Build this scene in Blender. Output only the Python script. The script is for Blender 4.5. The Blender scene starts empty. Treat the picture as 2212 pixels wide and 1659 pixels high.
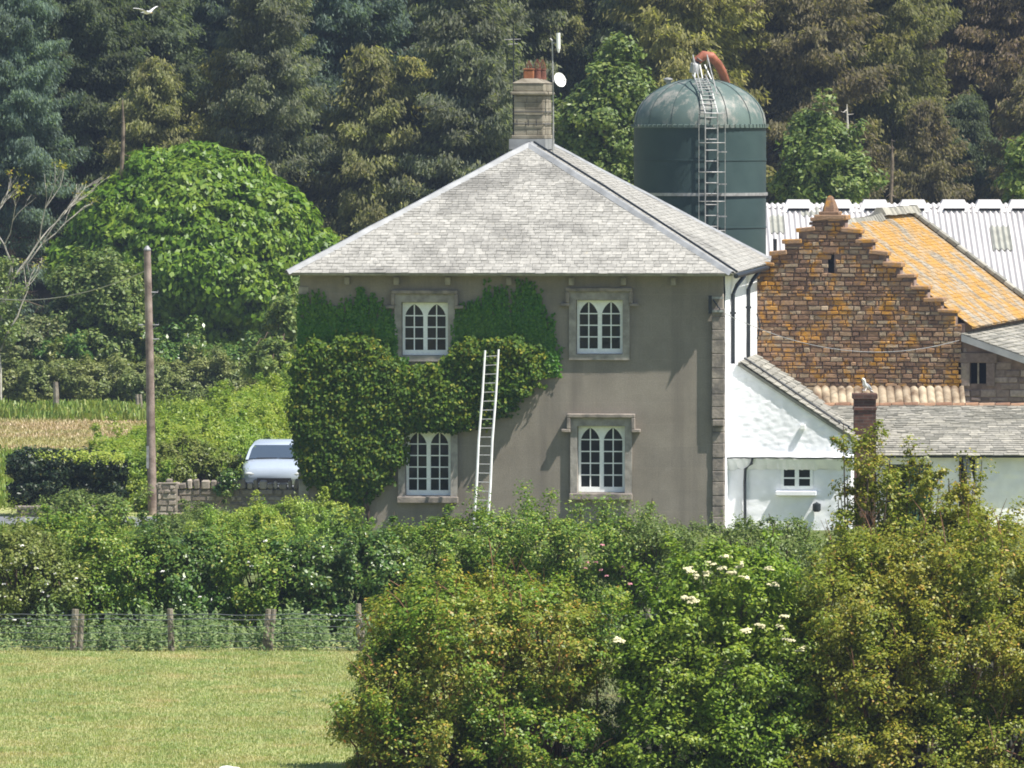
import bpy, math, random
import numpy as np
from mathutils import Vector, Matrix, noise as mnoise

HAZE = 0.00018
SC = bpy.context.scene
COL = SC.collection
R = math.radians
rnd = random.Random(7)
rng = np.random.default_rng(7)

# ------------------------------------------------------------------ camera
CAM = Vector((0.0, -200.0, 10.0))
FPX = 18000.0                       # focal length in pixels of a 2212 px wide view
TILT = math.atan((829.5 - 250.0) / FPX)
FWD = Vector((0, math.cos(TILT), -math.sin(TILT)))
UPV = Vector((0, math.sin(TILT), math.cos(TILT)))
RGT = Vector((1, 0, 0))

def ray(u, v):
    return FWD * FPX + RGT * (u - 1106.0) - UPV * (v - 829.5)

def W(u, v, y):
    d = ray(u, v)
    return CAM + d * ((y - CAM.y) / d.y)

def px(y):                           # pixels per metre at depth y
    return FPX / (y + 200.0)

cam_data = bpy.data.cameras.new('camera')
cam = bpy.data.objects.new('camera', cam_data)
COL.objects.link(cam)
cam.location = CAM
cam.rotation_euler = (math.pi / 2 - TILT, 0, 0)
cam_data.lens = 36.0 * FPX / 2212.0
cam_data.sensor_width = 36.0
cam_data.clip_start = 1.0
cam_data.clip_end = 3000.0
SC.camera = cam

# ------------------------------------------------------------------ light
SUN_TO = Vector((0.461, -0.232, 0.857)).normalized()
elev = math.asin(SUN_TO.z)
sun_d = bpy.data.lights.new('sun', 'SUN')
sun_d.energy = 4.4
sun_d.angle = R(0.55)
sun_d.color = (1.0, 0.955, 0.88)
sun = bpy.data.objects.new('sun', sun_d)
COL.objects.link(sun)
sun.rotation_euler = SUN_TO.to_track_quat('Z', 'Y').to_euler()
sun.location = (60, -60, 90)
wd = bpy.data.worlds.new('World')
SC.world = wd
wd.use_nodes = True
nt = wd.node_tree
bgn = nt.nodes['Background']
sky = nt.nodes.new('ShaderNodeTexSky')
sky.sky_type = 'NISHITA'
sky.sun_disc = False
sky.sun_elevation = elev
sky.sun_rotation = math.atan2(SUN_TO.x, SUN_TO.y)
sky.air_density = 1.1
sky.ozone_density = 2.2
sky.dust_density = 0.6
nt.links.new(sky.outputs[0], bgn.inputs[0])
bgn.inputs[1].default_value = 0.062
SC.view_settings.view_transform = 'Standard'
SC.view_settings.look = 'None'
SC.view_settings.gamma = 1.0
SC.view_settings.exposure = 1.0
SC.cycles.filter_width = 1.8

# ------------------------------------------------------------------ materials
def new_mat(name):
    m = bpy.data.materials.new(name)
    m.use_nodes = True
    nt = m.node_tree
    b = nt.nodes['Principled BSDF']
    b.inputs['Specular IOR Level'].default_value = 0.3
    b.inputs['Roughness'].default_value = 0.7
    return m, nt, b

def ramp(nt, fac, stops, interp='LINEAR'):
    r = nt.nodes.new('ShaderNodeValToRGB')
    r.color_ramp.interpolation = interp
    e = r.color_ramp.elements
    e[0].position, e[0].color = stops[0][0], (*stops[0][1], 1)
    e[1].position, e[1].color = stops[-1][0], (*stops[-1][1], 1)
    for p, c in stops[1:-1]:
        n = e.new(p)
        n.color = (*c, 1)
    nt.links.new(fac, r.inputs[0])
    return r.outputs[0]

def mixc(nt, fac, a, b, mode='MIX'):
    m = nt.nodes.new('ShaderNodeMix')
    m.data_type = 'RGBA'
    m.blend_type = mode
    for k, s in ((0, fac), (6, a), (7, b)):
        if isinstance(s, (int, float)):
            m.inputs[k].default_value = s
        elif isinstance(s, tuple):
            m.inputs[k].default_value = (*s, 1)
        else:
            nt.links.new(s, m.inputs[k])
    return m.outputs[2]

def noise_tex(nt, scale, detail=4, rough=0.55, coord='Object', stretch=None, dist=0.0):
    tc = nt.nodes.new('ShaderNodeTexCoord')
    n = nt.nodes.new('ShaderNodeTexNoise')
    n.inputs['Scale'].default_value = scale
    n.inputs['Detail'].default_value = detail
    n.inputs['Roughness'].default_value = rough
    n.inputs['Distortion'].default_value = dist
    src = tc.outputs[coord]
    if stretch:
        mp = nt.nodes.new('ShaderNodeMapping')
        mp.inputs['Scale'].default_value = stretch
        nt.links.new(src, mp.inputs[0])
        src = mp.outputs[0]
    nt.links.new(src, n.inputs['Vector'])
    return n.outputs['Fac']

def bump(nt, b, height, strength=0.5, dist=0.02):
    n = nt.nodes.new('ShaderNodeBump')
    n.inputs['Strength'].default_value = strength
    n.inputs['Distance'].default_value = dist
    nt.links.new(height, n.inputs['Height'])
    nt.links.new(n.outputs[0], b.inputs['Normal'])

def island(nt):
    g = nt.nodes.new('ShaderNodeNewGeometry')
    return g.outputs['Random Per Island']

def leaf_mat(name, stops, tint=None, tint_scale=0.7, trans=0.28, rough=0.45, spec=0.35, objcol=False, dry=None):
    """leaves: a colour per leaf, slow drift of hue over the plant, some light through the blade"""
    m, nt, b = new_mat(name)
    c = ramp(nt, island(nt), stops)
    if tint:
        n = noise_tex(nt, tint_scale, 3)
        f = ramp(nt, n, [(0.42, (0, 0, 0)), (0.6, (1, 1, 1))])
        c = mixc(nt, f, c, tint, 'MULTIPLY')
    if dry:
        f = ramp(nt, noise_tex(nt, dry[1], 5, 0.65), [(0.5, (0, 0, 0)), (0.68, (0.75, 0.75, 0.75))])
        c = mixc(nt, f, c, dry[0])
    if objcol:
        oi = nt.nodes.new('ShaderNodeObjectInfo')
        c = mixc(nt, 1.0, c, oi.outputs['Color'], 'MULTIPLY')
    nt.links.new(c, b.inputs['Base Color'])
    b.inputs['Roughness'].default_value = rough
    b.inputs['Specular IOR Level'].default_value = spec
    if trans > 0:
        t = nt.nodes.new('ShaderNodeBsdfTranslucent')
        tc = mixc(nt, 1.0, c, (1.15, 1.25, 0.55), 'MULTIPLY')
        nt.links.new(tc, t.inputs[0])
        ms = nt.nodes.new('ShaderNodeMixShader')
        ms.inputs[0].default_value = trans
        nt.links.new(b.outputs[0], ms.inputs[1])
        nt.links.new(t.outputs[0], ms.inputs[2])
        nt.links.new(ms.outputs[0], nt.nodes['Material Output'].inputs[0])
    return m

def plain(name, col, rough=0.6, spec=0.3, metal=0.0, var=0.15, scale=6.0, bumpy=0.0, bscale=30, col2=None):
    m, nt, b = new_mat(name)
    n = noise_tex(nt, scale, 5)
    lo = tuple(c * (1 - var) for c in col)
    hi = col2 if col2 else tuple(min(1, c * (1 + var)) for c in col)
    c = ramp(nt, n, [(0.35, lo), (0.65, hi)])
    nt.links.new(c, b.inputs['Base Color'])
    b.inputs['Roughness'].default_value = rough
    b.inputs['Specular IOR Level'].default_value = spec
    b.inputs['Metallic'].default_value = metal
    if bumpy:
        bump(nt, b, noise_tex(nt, bscale, 4), bumpy, 0.02)
    return m

def piece_mat(name, stops, patch=None, patch_scale=1.0, patch_lo=0.5, patch_hi=0.62, grain=25, rough=0.8, fac=0.85, bumpy=0.5, extra=None):
    """stones, slates: a colour per piece, patches of lichen or stain of its own shape, fine grain"""
    m, nt, b = new_mat(name)
    c = ramp(nt, island(nt), stops)
    g = ramp(nt, noise_tex(nt, grain, 5), [(0.3, (0.72, 0.72, 0.72)), (0.7, (1.15, 1.15, 1.15))])
    c = mixc(nt, 1.0, c, g, 'MULTIPLY')
    if patch:
        f = noise_tex(nt, patch_scale, 6, 0.65)
        f = ramp(nt, f, [(patch_lo, (0, 0, 0)), (patch_hi, (fac, fac, fac))])
        c = mixc(nt, f, c, patch)
    if extra:
        f = noise_tex(nt, extra[1], 6, 0.7, stretch=extra[4] if len(extra) > 4 else None)
        f = ramp(nt, f, [(extra[2], (0, 0, 0)), (extra[3], (1, 1, 1))])
        c = mixc(nt, f, c, extra[0])
    nt.links.new(c, b.inputs['Base Color'])
    b.inputs['Roughness'].default_value = rough
    if bumpy:
        bump(nt, b, noise_tex(nt, 18, 6, 0.65), bumpy, 0.015)
    return m

# ------------------------------------------------------------------ object helpers
WM = {}                              # world matrix of each thing and of its parts

def uniq(name):
    return name

def thing(name, label, cat, loc=(0, 0, 0), rotz=0.0, group=None):
    o = bpy.data.objects.new(name, None)
    COL.objects.link(o)
    o.empty_display_size = 0.3
    o.location = loc
    o.rotation_euler = (0, 0, rotz)
    o['label'] = label
    o['category'] = cat
    if group:
        o['group'] = group
    WM[o.name] = Matrix.Translation(Vector(loc)) @ Matrix.Rotation(rotz, 4, 'Z')
    return o

def tag(o, label=None, cat=None, group=None, kind=None):
    for k, v in (('label', label), ('category', cat), ('group', group), ('kind', kind)):
        if v:
            o[k] = v
    return o

def link_mesh(name, me, m, parent=None):
    o = bpy.data.objects.new(name, me)
    COL.objects.link(o)
    if m and not me.materials:
        me.materials.append(m)
    if parent is not None:
        o.parent = parent
        WM[o.name] = WM[parent.name]
    else:
        WM[o.name] = Matrix.Identity(4)
    return o

def np_mesh(name, V, F, k):
    """mesh of n k-sided faces from numpy arrays"""
    me = bpy.data.meshes.new(name)
    V = np.asarray(V, dtype=np.float32).reshape(-1, 3)
    F = np.asarray(F, dtype=np.int32).reshape(-1, k)
    me.vertices.add(len(V))
    me.vertices.foreach_set('co', V.ravel())
    me.loops.add(F.size)
    me.loops.foreach_set('vertex_index', F.ravel())
    me.polygons.add(len(F))
    me.polygons.foreach_set('loop_start', np.arange(0, F.size, k, dtype=np.int32))
    me.update(calc_edges=True)
    return me

class MB:
    def __init__(s):
        s.v = []
        s.f = []

    def add(s, vs, fs):
        n = len(s.v)
        s.v.extend(tuple(p) for p in vs)
        s.f.extend(tuple(i + n for i in f) for f in fs)
        return s

    def box(s, x0, x1, y0, y1, z0, z1, M=None):
        vs = [Vector(p) for p in ((x0, y0, z0), (x1, y0, z0), (x1, y1, z0), (x0, y1, z0), (x0, y0, z1), (x1, y0, z1), (x1, y1, z1), (x0, y1, z1))]
        if M is not None:
            vs = [M @ p for p in vs]
        return s.add(vs, [(0, 3, 2, 1), (4, 5, 6, 7), (0, 1, 5, 4), (1, 2, 6, 5), (2, 3, 7, 6), (3, 0, 4, 7)])

    def cbox(s, x0, x1, y0, y1, z0, z1, c=0.01, M=None):
        """box with chamfered vertical and horizontal edges"""
        vs = []
        for z, i in ((z0, c), (z0 + c, 0), (z1 - c, 0), (z1, c)):
            j = i
            a = [(x0 + c + j, y0 + j), (x1 - c - j, y0 + j), (x1 - j, y0 + c + j), (x1 - j, y1 - c - j), (x1 - c - j, y1 - j), (x0 + c + j, y1 - j), (x0 + j, y1 - c - j), (x0 + j, y0 + c + j)]
            vs += [Vector((p[0], p[1], z)) for p in a]
        if M is not None:
            vs = [M @ p for p in vs]
        fs = [tuple(range(7, -1, -1)), tuple(range(24, 32))]
        for k in range(3):
            for i in range(8):
                j = (i + 1) % 8
                fs.append((k * 8 + i, k * 8 + j, k * 8 + 8 + j, k * 8 + 8 + i))
        return s.add(vs, fs)

    def tube(s, pts, r, n=8, cap=True):
        pts = [Vector(p) for p in pts]
        rs = r if isinstance(r, (list, tuple)) else [r] * len(pts)
        rings = []
        for i, p in enumerate(pts):
            t = (pts[min(i + 1, len(pts) - 1)] - pts[max(i - 1, 0)])
            t = t.normalized() if t.length > 1e-9 else Vector((0, 0, 1))
            a = Vector((0, 0, 1)) if abs(t.z) < 0.9 else Vector((1, 0, 0))
            b = t.cross(a).normalized()
            c = b.cross(t).normalized()
            rings.append([p + (b * math.cos(2 * math.pi * k / n) + c * math.sin(2 * math.pi * k / n)) * rs[i] for k in range(n)])
        vs = [q for g in rings for q in g]
        fs = []
        for i in range(len(pts) - 1):
            for k in range(n):
                j = (k + 1) % n
                fs.append((i * n + k, i * n + j, (i + 1) * n + j, (i + 1) * n + k))
        if cap:
            fs.append(tuple(range(n - 1, -1, -1)))
            fs.append(tuple(range((len(pts) - 1) * n, len(pts) * n)))
        return s.add(vs, fs)

    def lathe(s, prof, n=24, c=(0, 0, 0), a0=0.0, a1=2 * math.pi, closed=True):
        vs, fs = [], []
        m = n if closed else n + 1
        for (r, z) in prof:
            for k in range(m):
                a = a0 + (a1 - a0) * k / n
                vs.append((c[0] + r * math.cos(a), c[1] + r * math.sin(a), c[2] + z))
        for i in range(len(prof) - 1):
            for k in range(n):
                j = (k + 1) % m
                fs.append((i * m + k, i * m + j, (i + 1) * m + j, (i + 1) * m + k))
        return s.add(vs, fs)

    def prism(s, poly, y0, y1, M=None):
        """convex or simple polygon in xz, from y0 (front) to y1"""
        n = len(poly)
        vs = [Vector((x, y0, z)) for x, z in poly] + [Vector((x, y1, z)) for x, z in poly]
        if M is not None:
            vs = [M @ p for p in vs]
        fs = [tuple(range(n)), tuple(range(2 * n - 1, n - 1, -1))]
        for i in range(n):
            j = (i + 1) % n
            fs.append((j, i, n + i, n + j))
        return s.add(vs, fs)

    def ellipsoid(s, c, r, nu=14, nv=9):
        vs, fs = [], []
        for i in range(nv + 1):
            t = math.pi * i / nv
            for k in range(nu):
                a = 2 * math.pi * k / nu
                vs.append((c[0] + r[0] * math.sin(t) * math.cos(a), c[1] + r[1] * math.sin(t) * math.sin(a), c[2] + r[2] * math.cos(t)))
        for i in range(nv):
            for k in range(nu):
                j = (k + 1) % nu
                fs.append((i * nu + k, (i + 1) * nu + k, (i + 1) * nu + j, i * nu + j))
        return s.add(vs, fs)

    def build(s, name, m, parent=None, smooth=False, world=False):
        me = bpy.data.meshes.new(name)
        vs = s.v
        if world and parent is not None:
            I = WM[parent.name].inverted()
            vs = [tuple(I @ Vector(p)) for p in vs]
        me.from_pydata(vs, [], s.f)
        me.update()
        if smooth:
            me.polygons.foreach_set('use_smooth', [True] * len(me.polygons))
            try:
                me.set_sharp_from_angle(angle=R(40))
            except Exception:
                pass
        return link_mesh(name, me, m, parent)

def plate(name, outer, holes, y0, y1, m, parent):
    """flat plate in the local xz plane with openings (outer and holes: lists of (x, z))"""
    cu = bpy.data.curves.new(name, 'CURVE')
    cu.dimensions = '2D'
    cu.fill_mode = 'BOTH'
    cu.extrude = (y1 - y0) / 2
    for poly in [outer] + list(holes):
        sp = cu.splines.new('POLY')
        sp.points.add(len(poly) - 1)
        for p, (x, z) in zip(sp.points, poly):
            p.co = (x, z, 0, 1)
        sp.use_cyclic_u = True
    tmp = bpy.data.objects.new('tmp', cu)
    COL.objects.link(tmp)
    me = bpy.data.meshes.new_from_object(tmp)
    bpy.data.objects.remove(tmp)
    bpy.data.curves.remove(cu)
    me.name = name
    n = len(me.vertices)
    co = np.empty(n * 3, dtype=np.float32)
    me.vertices.foreach_get('co', co)
    co = co.reshape(-1, 3)
    out = np.stack([co[:, 0], (y0 + y1) / 2 - co[:, 2], co[:, 1]], axis=1)
    me.vertices.foreach_set('co', out.ravel())
    me.materials.clear()
    me.update()
    return link_mesh(name, me, m, parent)

def unit(a):
    return a / np.maximum(np.linalg.norm(a, axis=-1, keepdims=True), 1e-9)

def leaves(name, P, N, L, Wd, m, parent=None, hang=None, world=True, fold=0.0):
    """one four-sided blade per point; hang = preferred direction of the blade's length"""
    P = np.asarray(P, dtype=np.float64)
    n = len(P)
    N = unit(np.asarray(N, dtype=np.float64))
    T = rng.normal(size=(n, 3))
    if hang is not None:
        T = T * hang[1] + np.asarray(hang[0])
    T = unit(T - N * np.sum(T * N, axis=1, keepdims=True))
    B = np.cross(N, T)
    L = np.broadcast_to(np.asarray(L, dtype=np.float64), (n,))[:, None]
    Wd = np.broadcast_to(np.asarray(Wd, dtype=np.float64), (n,))[:, None]
    V = np.stack([P - T * L * .5, P + B * Wd * .5 + T * L * .08 + N * Wd * fold, P + T * L * .5, P - B * Wd * .5 + T * L * .08 + N * Wd * fold], axis=1).reshape(-1, 3)
    if world and parent is not None:
        I = np.array(WM[parent.name].inverted())
        V = V @ I[:3, :3].T + I[:3, 3]
    me = np_mesh(name, V, np.arange(4 * n), 4)
    return link_mesh(name, me, m, parent)

def sphere_dirs(n):
    return unit(rng.normal(size=(n, 3)))

def lobe_clumps(lobes, per_m2, shell=(0.72, 1.03), zmin=0.05, cull=0.62, front=0.0):
    """clump centres near the surfaces of ellipsoid lobes [(centre, (rx, ry, rz))]; returns centres and outward directions"""
    C, D = [], []
    for i, (c, r) in enumerate(lobes):
        c = np.array(c, float)
        r = np.array(r, float)
        p = 1.6075
        area = 4 * math.pi * (((r[0] * r[1]) ** p + (r[0] * r[2]) ** p + (r[1] * r[2]) ** p) / 3) ** (1 / p)
        n = max(6, int(area * per_m2))
        d = sphere_dirs(n)
        q = c + d * r * rng.uniform(shell[0], shell[1], size=(n, 1))
        g = unit(d / r)
        keep = q[:, 2] > zmin
        for j, (c2, r2) in enumerate(lobes):
            if j != i:
                e = np.linalg.norm((q - np.array(c2)) / np.array(r2), axis=1)
                keep &= e > cull
        if front > 0:                                   # fewer clumps on the far side
            keep &= (g[:, 1] < 0.35) | (rng.random(n) > front)
        C.append(q[keep])
        D.append(g[keep])
    return np.concatenate(C), np.concatenate(D)

def clump_leaves(C, D, rad, per, outward=0.55, up=0.35, jit=0.65, squash=0.75, vary=0.35):
    """leaves gathered in clumps round the centres"""
    n = len(C)
    r = rad * rng.uniform(1 - vary, 1 + vary, size=(n, 1, 1))
    d = unit(rng.normal(size=(n, per, 3)))
    rr = rng.random((n, per, 1)) ** 0.45
    off = d * rr * r
    off[..., 2] *= squash
    P = C[:, None, :] + off
    N = D[:, None, :] * outward + d * 0.5 + rng.normal(size=(n, per, 3)) * jit
    N[..., 2] += up
    return P.reshape(-1, 3), N.reshape(-1, 3)

def sticks(name, base, tips, r0, m, parent, n=4, wob=0.15, split=0.4):
    """stems from a base region to the clumps"""
    b = MB()
    for t in tips:
        t = Vector(t)
        s = Vector(base) + Vector((rnd.uniform(-.25, .25), rnd.uniform(-.25, .25), 0))
        mid = s.lerp(t, split) + Vector((rnd.uniform(-wob, wob), rnd.uniform(-wob, wob), abs(t.z - s.z) * .12))
        b.tube([s, mid, t], [r0, r0 * .6, r0 * .18], n, cap=False)
    return b.build(name, m, parent, smooth=True, world=True)

# ------------------------------------------------------------------ palette
M = {}
M['render'] = None
m, nt_, b_ = new_mat('grey_render')
n1 = noise_tex(nt_, 0.8, 8, 0.68)
c = ramp(nt_, n1, [(0.3, (0.215, 0.187, 0.156)), (0.7, (0.31, 0.274, 0.23))])
n2 = noise_tex(nt_, 28, 4, 0.7)
c = mixc(nt_, 1.0, c, ramp(nt_, n2, [(0.3, (0.84, 0.84, 0.84)), (0.7, (1.1, 1.1, 1.1))]), 'MULTIPLY')
n3 = noise_tex(nt_, 1.3, 5, 0.6, stretch=(1.6, 1.6, 0.12))
c = mixc(nt_, ramp(nt_, n3, [(0.48, (0, 0, 0)), (0.72, (0.75, 0.75, 0.75))]), c, (0.17, 0.148, 0.126))
bkt = nt_.nodes.new('ShaderNodeTexBrick')          # ruled ashlar lines and trowel lifts
tcb = nt_.nodes.new('ShaderNodeTexCoord')
mpb = nt_.nodes.new('ShaderNodeMapping')
mpb.inputs['Rotation'].default_value = (R(90), 0, 0)
nt_.links.new(tcb.outputs['Object'], mpb.inputs[0])
nt_.links.new(mpb.outputs[0], bkt.inputs[0])
bkt.inputs['Scale'].default_value = 1.0
bkt.inputs['Brick Width'].default_value = 1.35
bkt.inputs['Row Height'].default_value = 0.52
bkt.inputs['Mortar Size'].default_value = 0.007
bkt.inputs['Mortar Smooth'].default_value = 0.6
bkt.inputs['Color1'].default_value = (0.96, 0.96, 0.96, 1)
bkt.inputs['Color2'].default_value = (1.03, 1.02, 1.0, 1)
bkt.inputs['Mortar'].default_value = (1.12, 1.12, 1.1, 1)
c = mixc(nt_, 0.8, c, bkt.outputs[0], 'MULTIPLY')
sg = noise_tex(nt_, 2.2, 6, 0.7, stretch=(1, 1, .5))
c = mixc(nt_, ramp(nt_, sg, [(0.62, (0, 0, 0)), (0.7, (0.3, 0.3, 0.3))]), c, (0.34, 0.31, 0.27))
nt_.links.new(c, b_.inputs['Base Color'])
b_.inputs['Roughness'].default_value = 0.92
bump(nt_, b_, noise_tex(nt_, 34, 5, 0.7), 0.5, 0.012)
M['render'] = m
M['stone'] = plain('dressed_stone', (0.31, 0.2835, 0.2534), 0.9, 0.2, var=0.25, scale=5, bumpy=0.3, bscale=22)
M['stone_old'] = plain('weathered_stone', (0.2448, 0.216, 0.1944), 0.9, 0.2, var=0.35, scale=4, bumpy=0.5, bscale=16, col2=(0.3384, 0.288, 0.2448))
M['chimney'] = plain('chimney_stone', (0.216, 0.1887, 0.144), 0.9, 0.2, var=0.3, scale=2.2, bumpy=0.4, bscale=18, col2=(0.3024, 0.2719, 0.216))
M['white'] = plain('white_paint', (0.8, 0.8, 0.78), 0.5, 0.4, var=0.05, scale=8)
M['white_window'] = plain('window_paint', (0.8966, 0.9082, 0.8966), 0.4, 0.4, var=0.06, scale=14)
M['limewash'] = plain('limewash', (0.84, 0.845, 0.8755), 0.9, 0.2, var=0.06, scale=3.0, bumpy=0.25, bscale=14)
M['slate'] = piece_mat('stone_slate', [(0.0, (0.285, 0.275, 0.25)), (0.5, (0.345, 0.334, 0.305)), (1.0, (0.4, 0.385, 0.35))], patch=(0.14, 0.1345, 0.123), patch_scale=0.5, patch_lo=0.5, patch_hi=0.66, fac=0.75, grain=9, extra=((0.364, 0.3034, 0.1795), 2.6, 0.66, 0.78))
M['slate_low'] = piece_mat('mossy_slate', [(0.0, (0.2088, 0.2016, 0.1728)), (0.5, (0.288, 0.2736, 0.2376)), (1.0, (0.396, 0.3744, 0.3168))], patch=(0.144, 0.1368, 0.108), patch_scale=1.1, patch_lo=0.5, patch_hi=0.68, fac=0.7, grain=9)
M['slate_barn'] = piece_mat('lichen_slate', [(0.0, (0.1805, 0.1568, 0.125)), (0.5, (0.2755, 0.2375, 0.18)), (1.0, (0.38, 0.3277, 0.255))], patch=(0.4085, 0.2137, 0.028), patch_scale=1.0, patch_lo=0.4, patch_hi=0.56, fac=0.88, grain=9, extra=((0.342, 0.3182, 0.28), 2.6, 0.55, 0.66))
M['lead'] = plain('lead', (0.2592, 0.2654, 0.2722), 0.5, 0.4, var=0.18, scale=3)
M['black'] = plain('black_iron', (0.018, 0.022, 0.026), 0.45, 0.4, var=0.3, scale=5)
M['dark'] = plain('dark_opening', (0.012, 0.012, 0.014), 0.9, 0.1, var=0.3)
M['rubble_red'] = piece_mat('red_sandstone', [(0.0, (0.152, 0.0912, 0.06206)), (0.3, (0.248, 0.1496, 0.09305)), (0.6, (0.32, 0.2006, 0.1213)), (0.85, (0.272, 0.2079, 0.141)), (1.0, (0.416, 0.321, 0.2257))], patch=(0.44, 0.2116, 0.02257), patch_scale=1.7, patch_lo=0.52, patch_hi=0.6, fac=0.85, grain=14, bumpy=0.9, extra=((0.4, 0.3429, 0.2369), 3.2, 0.68, 0.76))
M['mortar_red'] = plain('sandstone_mortar', (0.176, 0.128, 0.108), 0.95, 0.1, var=0.3, scale=4)
M['rubble_pink'] = piece_mat('pinkish_rubble', [(0.0, (0.136, 0.1, 0.088)), (0.5, (0.224, 0.172, 0.148)), (1.0, (0.336, 0.28, 0.248))], patch=(0.32, 0.272, 0.2), patch_scale=1.6, patch_lo=0.58, patch_hi=0.7, grain=14)
M['rubble_grey'] = piece_mat('grey_rubble', [(0.0, (0.17, 0.1445, 0.119)), (0.5, (0.2805, 0.238, 0.1955)), (1.0, (0.425, 0.3655, 0.306))], patch=(0.102, 0.1105, 0.051), patch_scale=1.3, patch_lo=0.56, patch_hi=0.68, grain=14)
M['pot'] = plain('terracotta', (0.264, 0.104, 0.048), 0.8, 0.2, var=0.25, scale=6)
M['pot_dark'] = plain('dark_terracotta', (0.16, 0.065, 0.045), 0.8, 0.2, var=0.3, scale=6)
M['galv'] = plain('galvanised_steel', (0.336, 0.336, 0.328), 0.45, 0.5, metal=0.3, var=0.25, scale=9)
M['rustpipe'] = plain('red_oxide_paint', (0.306, 0.102, 0.0595), 0.55, 0.4, var=0.25, scale=4)
M['wood_pole'] = plain('weathered_pole', (0.2295, 0.17, 0.1403), 0.9, 0.15, var=0.35, scale=3, bumpy=0.4, bscale=20, col2=(0.391, 0.3145, 0.2635))
M['wood_post'] = plain('weathered_post', (0.221, 0.1827, 0.1403), 0.9, 0.15, var=0.35, scale=6, bumpy=0.4, bscale=25, col2=(0.34, 0.2975, 0.238))
M['wire'] = plain('fence_wire', (0.1, 0.11, 0.12), 0.4, 0.5, metal=0.4, var=0.2)
M['twig'] = plain('twig_bark', (0.1, 0.075, 0.055), 0.9, 0.15, var=0.35, scale=4)
M['twig_pale'] = plain('pale_bark', (0.42, 0.39, 0.34), 0.85, 0.2, var=0.3, scale=5)
M['bark'] = plain('conifer_bark', (0.13, 0.1, 0.08), 0.95, 0.1, var=0.4, scale=3, col2=(0.25, 0.2, 0.15))
m, nt_, b_ = new_mat('window_glass')
b_.inputs['Base Color'].default_value = (0.014, 0.015, 0.015, 1)
b_.inputs['Roughness'].default_value = 0.1
b_.inputs['Specular IOR Level'].default_value = 0.22
bump(nt_, b_, noise_tex(nt_, 5, 2), 0.25, 0.05)
M['glass'] = m

# silo enamel: dark green, faded and streaked on the dome
m, nt_, b_ = new_mat('silo_enamel')
c = ramp(nt_, noise_tex(nt_, 0.9, 5, 0.6), [(0.3, (0.034, 0.058, 0.058)), (0.7, (0.05, 0.08, 0.078))])
nt_.links.new(c, b_.inputs['Base Color'])
b_.inputs['Roughness'].default_value = 0.5
b_.inputs['Specular IOR Level'].default_value = 0.15
M['silo'] = m
m, nt_, b_ = new_mat('silo_dome_enamel')
c = ramp(nt_, noise_tex(nt_, 1.2, 5, 0.6), [(0.3, (0.075, 0.11, 0.1)), (0.7, (0.12, 0.165, 0.148))])
f = noise_tex(nt_, 1.5, 7, 0.72, stretch=(1.4, 1.4, 0.8))
c = mixc(nt_, ramp(nt_, f, [(0.5, (0, 0, 0)), (0.62, (0.85, 0.85, 0.85))]), c, (0.3, 0.285, 0.255))
nt_.links.new(c, b_.inputs['Base Color'])
b_.inputs['Roughness'].default_value = 0.5
M['dome'] = m

# corrugated fibre-cement sheeting, weathered nearly white
m, nt_, b_ = new_mat('fibre_cement')
c = ramp(nt_, noise_tex(nt_, 0.8, 5, 0.6, stretch=(2, 0.4, 0.4)), [(0.3, (0.43, 0.415, 0.41)), (0.7, (0.56, 0.54, 0.53))])
nt_.links.new(c, b_.inputs['Base Color'])
b_.inputs['Roughness'].default_value = 0.9
M['cement'] = m
M['rooflight'] = plain('dull_rooflight', (0.3, 0.3, 0.26), 0.6, 0.3, var=0.15, scale=2)
M['pantile'] = plain('clay_pantile', (0.2, 0.13, 0.08), 0.9, 0.15, var=0.35, scale=1.6, col2=(0.46, 0.38, 0.27))
M['ridge_clay'] = piece_mat('ridge_clay', [(0.0, (0.208, 0.112, 0.068)), (0.6, (0.304, 0.176, 0.104)), (1.0, (0.384, 0.28, 0.192))], grain=8)
m, nt_, b_ = new_mat('dark_brick')
tc = nt_.nodes.new('ShaderNodeTexCoord')
mp = nt_.nodes.new('ShaderNodeMapping')
mp.inputs['Rotation'].default_value = (R(90), 0, 0)
bk = nt_.nodes.new('ShaderNodeTexBrick')
bk.inputs['Scale'].default_value = 1.0
bk.inputs['Brick Width'].default_value = 0.225
bk.inputs['Row Height'].default_value = 0.075
bk.inputs['Mortar Size'].default_value = 0.008
bk.inputs['Color1'].default_value = (0.12, 0.055, 0.04, 1)
bk.inputs['Color2'].default_value = (0.065, 0.034, 0.027, 1)
bk.inputs['Mortar'].default_value = (0.1, 0.08, 0.07, 1)
nt_.links.new(tc.outputs['Object'], mp.inputs[0])
nt_.links.new(mp.outputs[0], bk.inputs[0])
c = mixc(nt_, 1.0, bk.outputs[0], ramp(nt_, noise_tex(nt_, 7, 5), [(0.3, (0.65, 0.65, 0.65)), (0.7, (1.25, 1.2, 1.15))]), 'MULTIPLY')
nt_.links.new(c, b_.inputs['Base Color'])
b_.inputs['Roughness'].default_value = 0.9
M['brick'] = m
M['car'] = plain('silver_blue_paint', (0.3795, 0.4375, 0.5249), 0.25, 0.6, var=0.02, scale=2)
M['rubber'] = plain('tyre_rubber', (0.02, 0.02, 0.02), 0.85, 0.2)
m, nt_, b_ = new_mat('car_glass')
b_.inputs['Base Color'].default_value = (0.05, 0.07, 0.1, 1)
b_.inputs['Roughness'].default_value = 0.08
b_.inputs['Specular IOR Level'].default_value = 0.7
M['carglass'] = m
M['lamp_glass'] = plain('lamp_glass', (0.6, 0.62, 0.62), 0.15, 0.6, var=0.05)
M['feather'] = plain('white_feathers', (0.8, 0.8, 0.8), 0.8, 0.2, var=0.06, scale=12)
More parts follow.
